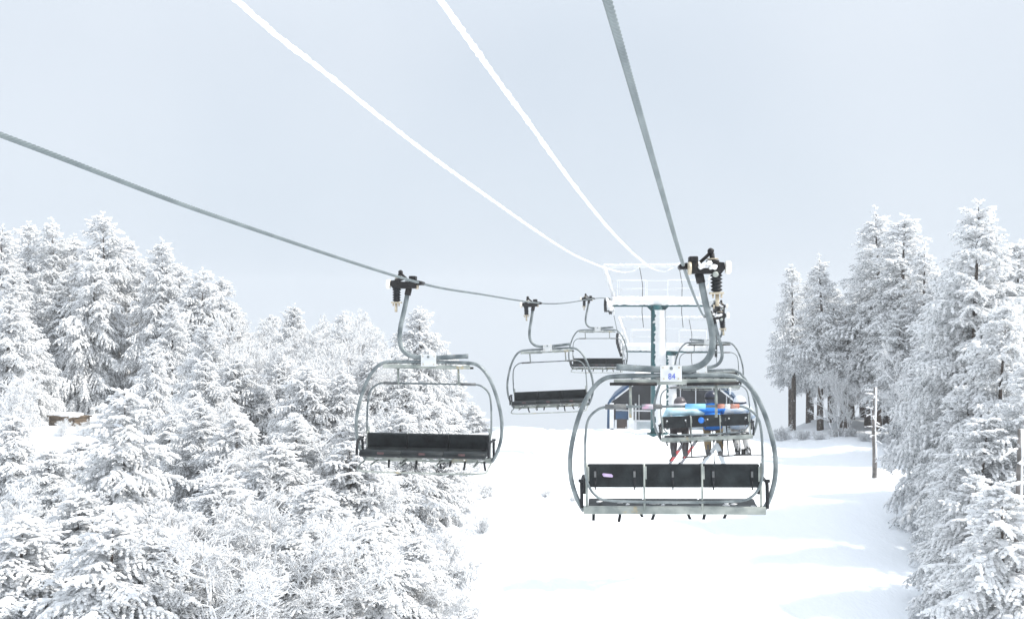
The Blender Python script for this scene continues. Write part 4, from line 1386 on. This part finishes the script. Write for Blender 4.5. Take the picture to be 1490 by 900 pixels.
    for ry in rail_ys:
        zz = z(ry); f_ = (zz - za - 0.18) / (zt - za - 0.18)
        xa, xb = bl + (tl - bl) * f_, br + (tr_ - br) * f_
        m.tube([(xa, -0.03, zz), (xb, -0.03, zz)], 0.020, 8)
    za2 = za + 0.25
    zm = za + (zt - za) * 0.62
    for (xa, xb) in ((bl + 0.15, -0.45), (0.42, br - 0.15)):
        for yy in (0.45, -0.5):
            m.tube(catmull([(xa, yy, za2 - 0.15), (xa, yy, zm - 0.08), (xa + 0.08, yy, zm), (xb - 0.08, yy, zm), (xb, yy, zm - 0.08), (xb, yy, za2 - 0.15)], 3), 0.012, 7)
            m.tube([(xa, yy, (za2 + zm) / 2), (xb, yy, (za2 + zm) / 2)], 0.009, 6)
        for q in (0.0, 1.0):
            m.tube([(xa + (xb - xa) * q, -0.5, za2 - 0.14), (xa + (xb - xa) * q, 0.45, za2 - 0.14)], 0.022, 6)
    m.build('catwalk_rail', 'frost', t)
    m = MB()
    for x in (-0.72, 0.86):
        m.tube([(x, -0.1, zt - 0.02), (x + 0.12, -0.1, (zt + za) / 2), (x + 0.10, -0.14, za - 0.4), (x + 0.16, -0.16, za - 1.0)], 0.014, 6)
    m.build('hanging_cable', 'steel', t)
    bpy.context.view_layer.update()
    # sheave trains under both ropes
    Mi = t.matrix_basis.inverted()
    for side in (-1, 1):
        A = Mi @ rope_pt(side, Y - 1.2); B = Mi @ rope_pt(side, Y + 1.2)
        sg = -1 if side < 0 else 1
        m = MB()
        ctr = (A + B) / 2
        m.tube([A + Vector((-sg * 0.10, 0, -0.30)), ctr + Vector((-sg * 0.10, 0, -0.22)), B + Vector((-sg * 0.10, 0, -0.30))], 0.055, 8)
        m.box(((dl if side < 0 else dr), 0, za), (abs(ctr.x - (dl if side < 0 else dr)) * 2 * 0.9 + 0.1, 0.16, 0.16), bev=0.02)
        m.box((ctr.x - sg * 0.10, 0, (za + ctr.z - 0.2) / 2), (0.10, 0.16, abs(za - ctr.z + 0.2) + 0.14), bev=0.02)
        st = m.build('sheave_train', 'whitepaint', t)
        for q in range(5):
            f_ = (q + 0.5) / 5
            yy = Y - 1.2 + 2.4 * f_
            p_ = Mi @ rope_pt(side, yy)
            w = MB()
            w.lathe([(0.05, -0.06), (0.26, -0.055), (0.28, -0.045), (0.26, -0.012), (0.26, 0.012), (0.28, 0.045), (0.26, 0.055), (0.05, 0.06)], p_ + Vector((0, 0, -0.28)), 'x', 22, mat=0)
            w.lathe([(0.03, -0.085), (0.20, -0.065), (0.20, 0.065), (0.03, 0.085)], p_ + Vector((-sg * 0.03, 0, -0.28)), 'x', 14, mat=1)
            w.build('sheave_wheel', ['rubber', 'snowpad'], st)
        m = MB()
        for q in range(22):
            f_ = g.random(); p_ = Mi @ rope_pt(side, Y - 1.2 + 2.4 * f_)
            m.blob(p_ + Vector((-sg * g.uniform(0.07, 0.22), g.uniform(-0.05, 0.05), -0.28 + g.uniform(-0.26, 0.22))), (0.06, 0.08, 0.08), q + 300, jit=0.35, sub=1)
        m.build('sheave_rime', 'snowpad', st)
    return t


lift_tower(41.7, 957, 36, 'front teal T-shaped lift tower plastered with rime, white frame on its arm', 440, 388, (408, 421), 0.27, -1.85, 1.95)
lift_tower(47.0, 975, 32, 'rear lower teal lift tower with frosted frame, behind the first tower', 507, 464, (478,), 0.22, -2.0, 1.9)

# ------------------------------------------------------------------ top station
TY = 51.0
tx = (980 - 745) / F * TY
tz = CAMZ + (450 - 640) / F * TY
term = thing('lift_station', 'blue lift station with dark glazed front behind the towers', 'lift station', (tx, TY, tz), -R(8.8))
bx = lambda q: (q - 980) / F * TY
bz = lambda q: (640 - q) / F * TY
outer = [(883, 640), (884, 588), (887, 582), (922, 554), (1040, 554), (1074, 582), (1077, 590), (1074, 640)]
inner = [(888, 590), (891, 585), (924, 559), (1038, 559), (1069, 584), (1071, 592)]
m = MB()
def ring(a, b, y0, y1):
    pass
po = [(bx(x), bz(y)) for x, y in outer]
# shell: side, slanted and roof slabs between neighbouring outline points, 0.18 m thick
cx, cz = bx(980), bz(605)
for i in range(len(po) - 1):
    a, b = Vector(po[i]), Vector(po[i + 1])
    na = (Vector((cx, cz)) - a).normalized() * 0.13; nb = (Vector((cx, cz)) - b).normalized() * 0.13
    m.prism([tuple(a), tuple(b), tuple(b + nb), tuple(a + na)], 0.0, 5.0)
m.build('shell', 'blue', term)
m = MB()
m.prism([(bx(x), bz(y)) for x, y in ((888, 613), (889, 590), (891, 586), (925, 560), (1037, 560), (1068, 585), (1070, 592), (1069, 613))], 0.45, 0.5)
m.build('glazing', 'glass', term)
m = MB()
m.box((bx(1000), 0.40, bz(628)), (bx(1071) - bx(924), 0.5, bz(613) - bz(640)), bev=0.01)
m.box((bx(1000), 0.38, bz(620.5)), (bx(1071) - bx(924), 0.52, 0.025))
m.build('lower_wall', 'greywall', term)
m = MB()
for (a, b, c, d) in ((905, 597.5, 1069, 599.5), (924, 612, 1071, 615), (896, 597, 914, 599), (896, 589, 914, 590.5)):
    m.box(((bx(a) + bx(b if False else c)) / 2, 0.20, (bz(b) + bz(d)) / 2), (bx(c) - bx(a), 0.07, abs(bz(b) - bz(d))), bev=0.006)
for (x, y0, y1, w) in ((925, 588, 613, 0.09), (948, 560, 613, 0.07), (990, 562, 613, 0.05), (1012, 562, 613, 0.05), (1036, 562, 613, 0.05), (1056, 575, 613, 0.05), (930, 575, 613, 0.03)):
    m.box((bx(x), 0.225, (bz(y0) + bz(y1)) / 2), (w, 0.06, bz(y0) - bz(y1)), bev=0.006)
m.build('window_frame', 'whitepaint', term)
for (x, y0, y1, w) in ((890.5, 587, 624, 0.20), (918.5, 590, 632, 0.24), (1066, 590, 632, 0.2)):
    m = MB(); m.box((bx(x), -0.05, (bz(y0) + bz(y1)) / 2), (w, 0.2, bz(y0) - bz(y1)), bev=0.02)
    m.build('support_post', 'whitepaint', term)
m = MB(); m.box((bx(905), 0.12, bz(605)), (bx(914) - bx(896), 0.1, bz(599.5) - bz(611)), bev=0.01); m.build('panel', 'blue', term)
m = MB(); m.box((bx(905), 0.22, bz(623)), (bx(913) - bx(898), 0.1, bz(611) - bz(638)), bev=0.01)
d_ = m.build('door', 'browndoor', term)
m = MB(); m.tube([(bx(911), 0.14, bz(622)), (bx(911), 0.14, bz(626))], 0.02, 8); m.build('handle', 'whitepaint', d_)
m = MB()
vs, fs = [], []
g = random.Random(5)
for i in range(25):
    x = bx(921) + (bx(1041) - bx(921)) * i / 24
    for (yy, zz) in ((0.02, 0.0), (-0.06, 0.05), (0.1, 0.18), (2.0, 0.24), (4.9, 0.16), (5.0, 0.0)):
        vs.append((x, yy, bz(554) + 0.004 + zz + (g.uniform(-0.02, 0.02) if zz > 0.01 else 0)))
for i in range(24):
    for j in range(6):
        fs.append((i * 6 + j, i * 6 + (j + 1) % 6, (i + 1) * 6 + (j + 1) % 6, (i + 1) * 6 + j))
fs.append(tuple(range(6))); fs.append(tuple(24 * 6 + q for q in reversed(range(6))))
m.add(vs, fs, 0, True)
m.build('roof_snow', 'snowpad', term)

# ------------------------------------------------------------------ wooden box among the left trees
p = at(101, 617, 39.3)
zg = ground_z(p.x, p.y)
t = thing('wooden_box', 'weathered brown wooden plank box half buried in snow among the left trees', 'wooden box', (p.x, p.y, zg - 0.16), R(-28))
m = MB()
for k in range(4):
    m.box((0, -0.36, 0.06 + k * 0.115), (1.35, 0.03, 0.10), bev=0.008)
for k in range(4):
    m.box((0.70, 0.0, 0.06 + k * 0.115), (0.03, 0.70, 0.10), bev=0.008)
    m.box((-0.70, 0.0, 0.06 + k * 0.115), (0.03, 0.70, 0.10), bev=0.008)
m.box((0, 0.36, 0.22), (1.35, 0.03, 0.44), bev=0.008)
m.build('plank_side', 'wood', t)
for x in (-0.6, 0.0, 0.6):
    m = MB()
    m.box((x, -0.392, 0.22), (0.07, 0.03, 0.46), bev=0.008)
    m.build('batten', 'wood', t)
m = MB()
m.box((0, 0, 0.485), (1.5, 0.85, 0.05), bev=0.01)
m.build('lid', 'wood', t)
m = MB()
for k in range(24):
    m.blob((random.uniform(-0.62, 0.62), random.uniform(-0.30, 0.3), 0.54), (0.22, 0.20, 0.07), k, jit=0.15)
m.build('snow_cap', 'snowpad', t)

# ------------------------------------------------------------------ thin haze in the cold air
hz = MB()
top, bot = CAMZ + 8.0, float(GZ.min()) - 1.0
hz.box((0, 70, (top + bot) / 2), (500, 400, top - bot))
me = bpy.data.meshes.new('haze')
me.from_pydata(hz.v, [], hz.f)
hm = bpy.data.materials.new('haze_air'); hm.use_nodes = True
hn = hm.node_tree
hn.nodes.remove(hn.nodes['Principled BSDF'])
pv = hn.nodes.new('ShaderNodeVolumePrincipled')
pv.inputs['Color'].default_value = (0.955, 0.975, 1.0, 1)
pv.inputs['Density'].default_value = 0.0018
hn.links.new(pv.outputs[0], hn.nodes['Material Output'].inputs['Volume'])
me.materials.append(hm)
ho = bpy.data.objects.new('haze', me); COL.objects.link(ho)
ho['kind'] = 'stuff'
ho['label'] = 'thin cold haze in the air over the slope'

# ------------------------------------------------------------------ light, sky, camera
ZENITH = 1.85
EL, AZ = 47.0, 103.0           # sun height; azimuth clockwise from straight ahead
sd = Vector((math.sin(R(AZ)) * math.cos(R(EL)), math.cos(R(AZ)) * math.cos(R(EL)), math.sin(R(EL))))
su = bpy.data.lights.new('sun', 'SUN')
su.energy = 3.9
su.angle = R(3.0)
su.color = (1.0, 0.965, 0.91)
so = bpy.data.objects.new('sun', su)
COL.objects.link(so)
so.rotation_euler = sd.to_track_quat('Z', 'Y').to_euler()
so.location = sd * 60

w = bpy.data.worlds.new('World')
scene.world = w
w.use_nodes = True
nt = w.node_tree
N, L = nt.nodes, nt.links
bg = N['Background']
bg.inputs['Strength'].default_value = 0.1
sky = N.new('ShaderNodeTexSky')
sky.sky_type = 'NISHITA'
sky.sun_disc = False
sky.sun_elevation = R(EL)
sky.sun_rotation = R(AZ)
sky.altitude = 1200
sky.dust_density = 2.0
tc = N.new('ShaderNodeTexCoord')
sep = N.new('ShaderNodeSeparateXYZ')
L.new(tc.outputs['Generated'], sep.inputs[0])
mxz = N.new('ShaderNodeMath'); mxz.operation = 'MAXIMUM'; mxz.inputs[1].default_value = 0.12
L.new(sep.outputs['Z'], mxz.inputs[0])
cmb = N.new('ShaderNodeCombineXYZ')
L.new(sep.outputs['X'], cmb.inputs[0]); L.new(sep.outputs['Y'], cmb.inputs[1]); L.new(mxz.outputs[0], cmb.inputs[2])
vn = N.new('ShaderNodeVectorMath'); vn.operation = 'NORMALIZE'
L.new(cmb.outputs[0], vn.inputs[0])
L.new(vn.outputs[0], sky.inputs['Vector'])
# thin high cloud: pale grey-blue veil with very soft lighter and darker areas
nz = N.new('ShaderNodeTexNoise'); nz.inputs['Scale'].default_value = 2.2; nz.inputs['Detail'].default_value = 3; nz.inputs['Roughness'].default_value = 0.45
L.new(tc.outputs['Generated'], nz.inputs['Vector'])
rp_ = N.new('ShaderNodeValToRGB')
rp_.color_ramp.elements[0].position = 0.33; rp_.color_ramp.elements[0].color = (5.20, 5.76, 6.42, 1)
rp_.color_ramp.elements[1].position = 0.66; rp_.color_ramp.elements[1].color = (5.95, 6.40, 6.95, 1)
L.new(nz.outputs['Fac'], rp_.inputs['Fac'])
mx = N.new('ShaderNodeMix'); mx.data_type = 'RGBA'
mx.inputs['Factor'].default_value = 0.92
L.new(sky.outputs[0], mx.inputs['A']); L.new(rp_.outputs['Color'], mx.inputs['B'])
# a veiled sky is brighter overhead than at the horizon
mr = N.new('ShaderNodeMapRange'); mr.interpolation_type = 'SMOOTHSTEP'
mr.inputs['From Min'].default_value = 0.22; mr.inputs['From Max'].default_value = 0.85
mr.inputs['To Min'].default_value = 1.0; mr.inputs['To Max'].default_value = ZENITH
L.new(sep.outputs['Z'], mr.inputs['Value'])
vs_ = N.new('ShaderNodeVectorMath'); vs_.operation = 'SCALE'
L.new(mx.outputs['Result'], vs_.inputs[0]); L.new(mr.outputs[0], vs_.inputs['Scale'])
L.new(vs_.outputs[0], bg.inputs['Color'])

cam = bpy.data.cameras.new('camera')
cam.sensor_width = 36
cam.lens = 36 * F / 1490
cam.clip_start = 0.05
cam.clip_end = 4000
co = bpy.data.objects.new('camera', cam)
COL.objects.link(co)
co.location = (0, 0, CAMZ)
co.rotation_euler = (R(90), 0, 0)
scene.camera = co

scene.render.engine = 'CYCLES'
scene.cycles.max_bounces = 12
scene.cycles.diffuse_bounces = 8
scene.cycles.transmission_bounces = 8
scene.cycles.use_denoising = True
scene.view_settings.view_transform = 'Standard'
scene.view_settings.look = 'None'
scene.view_settings.exposure = 0.48
scene.view_settings.gamma = 1.0
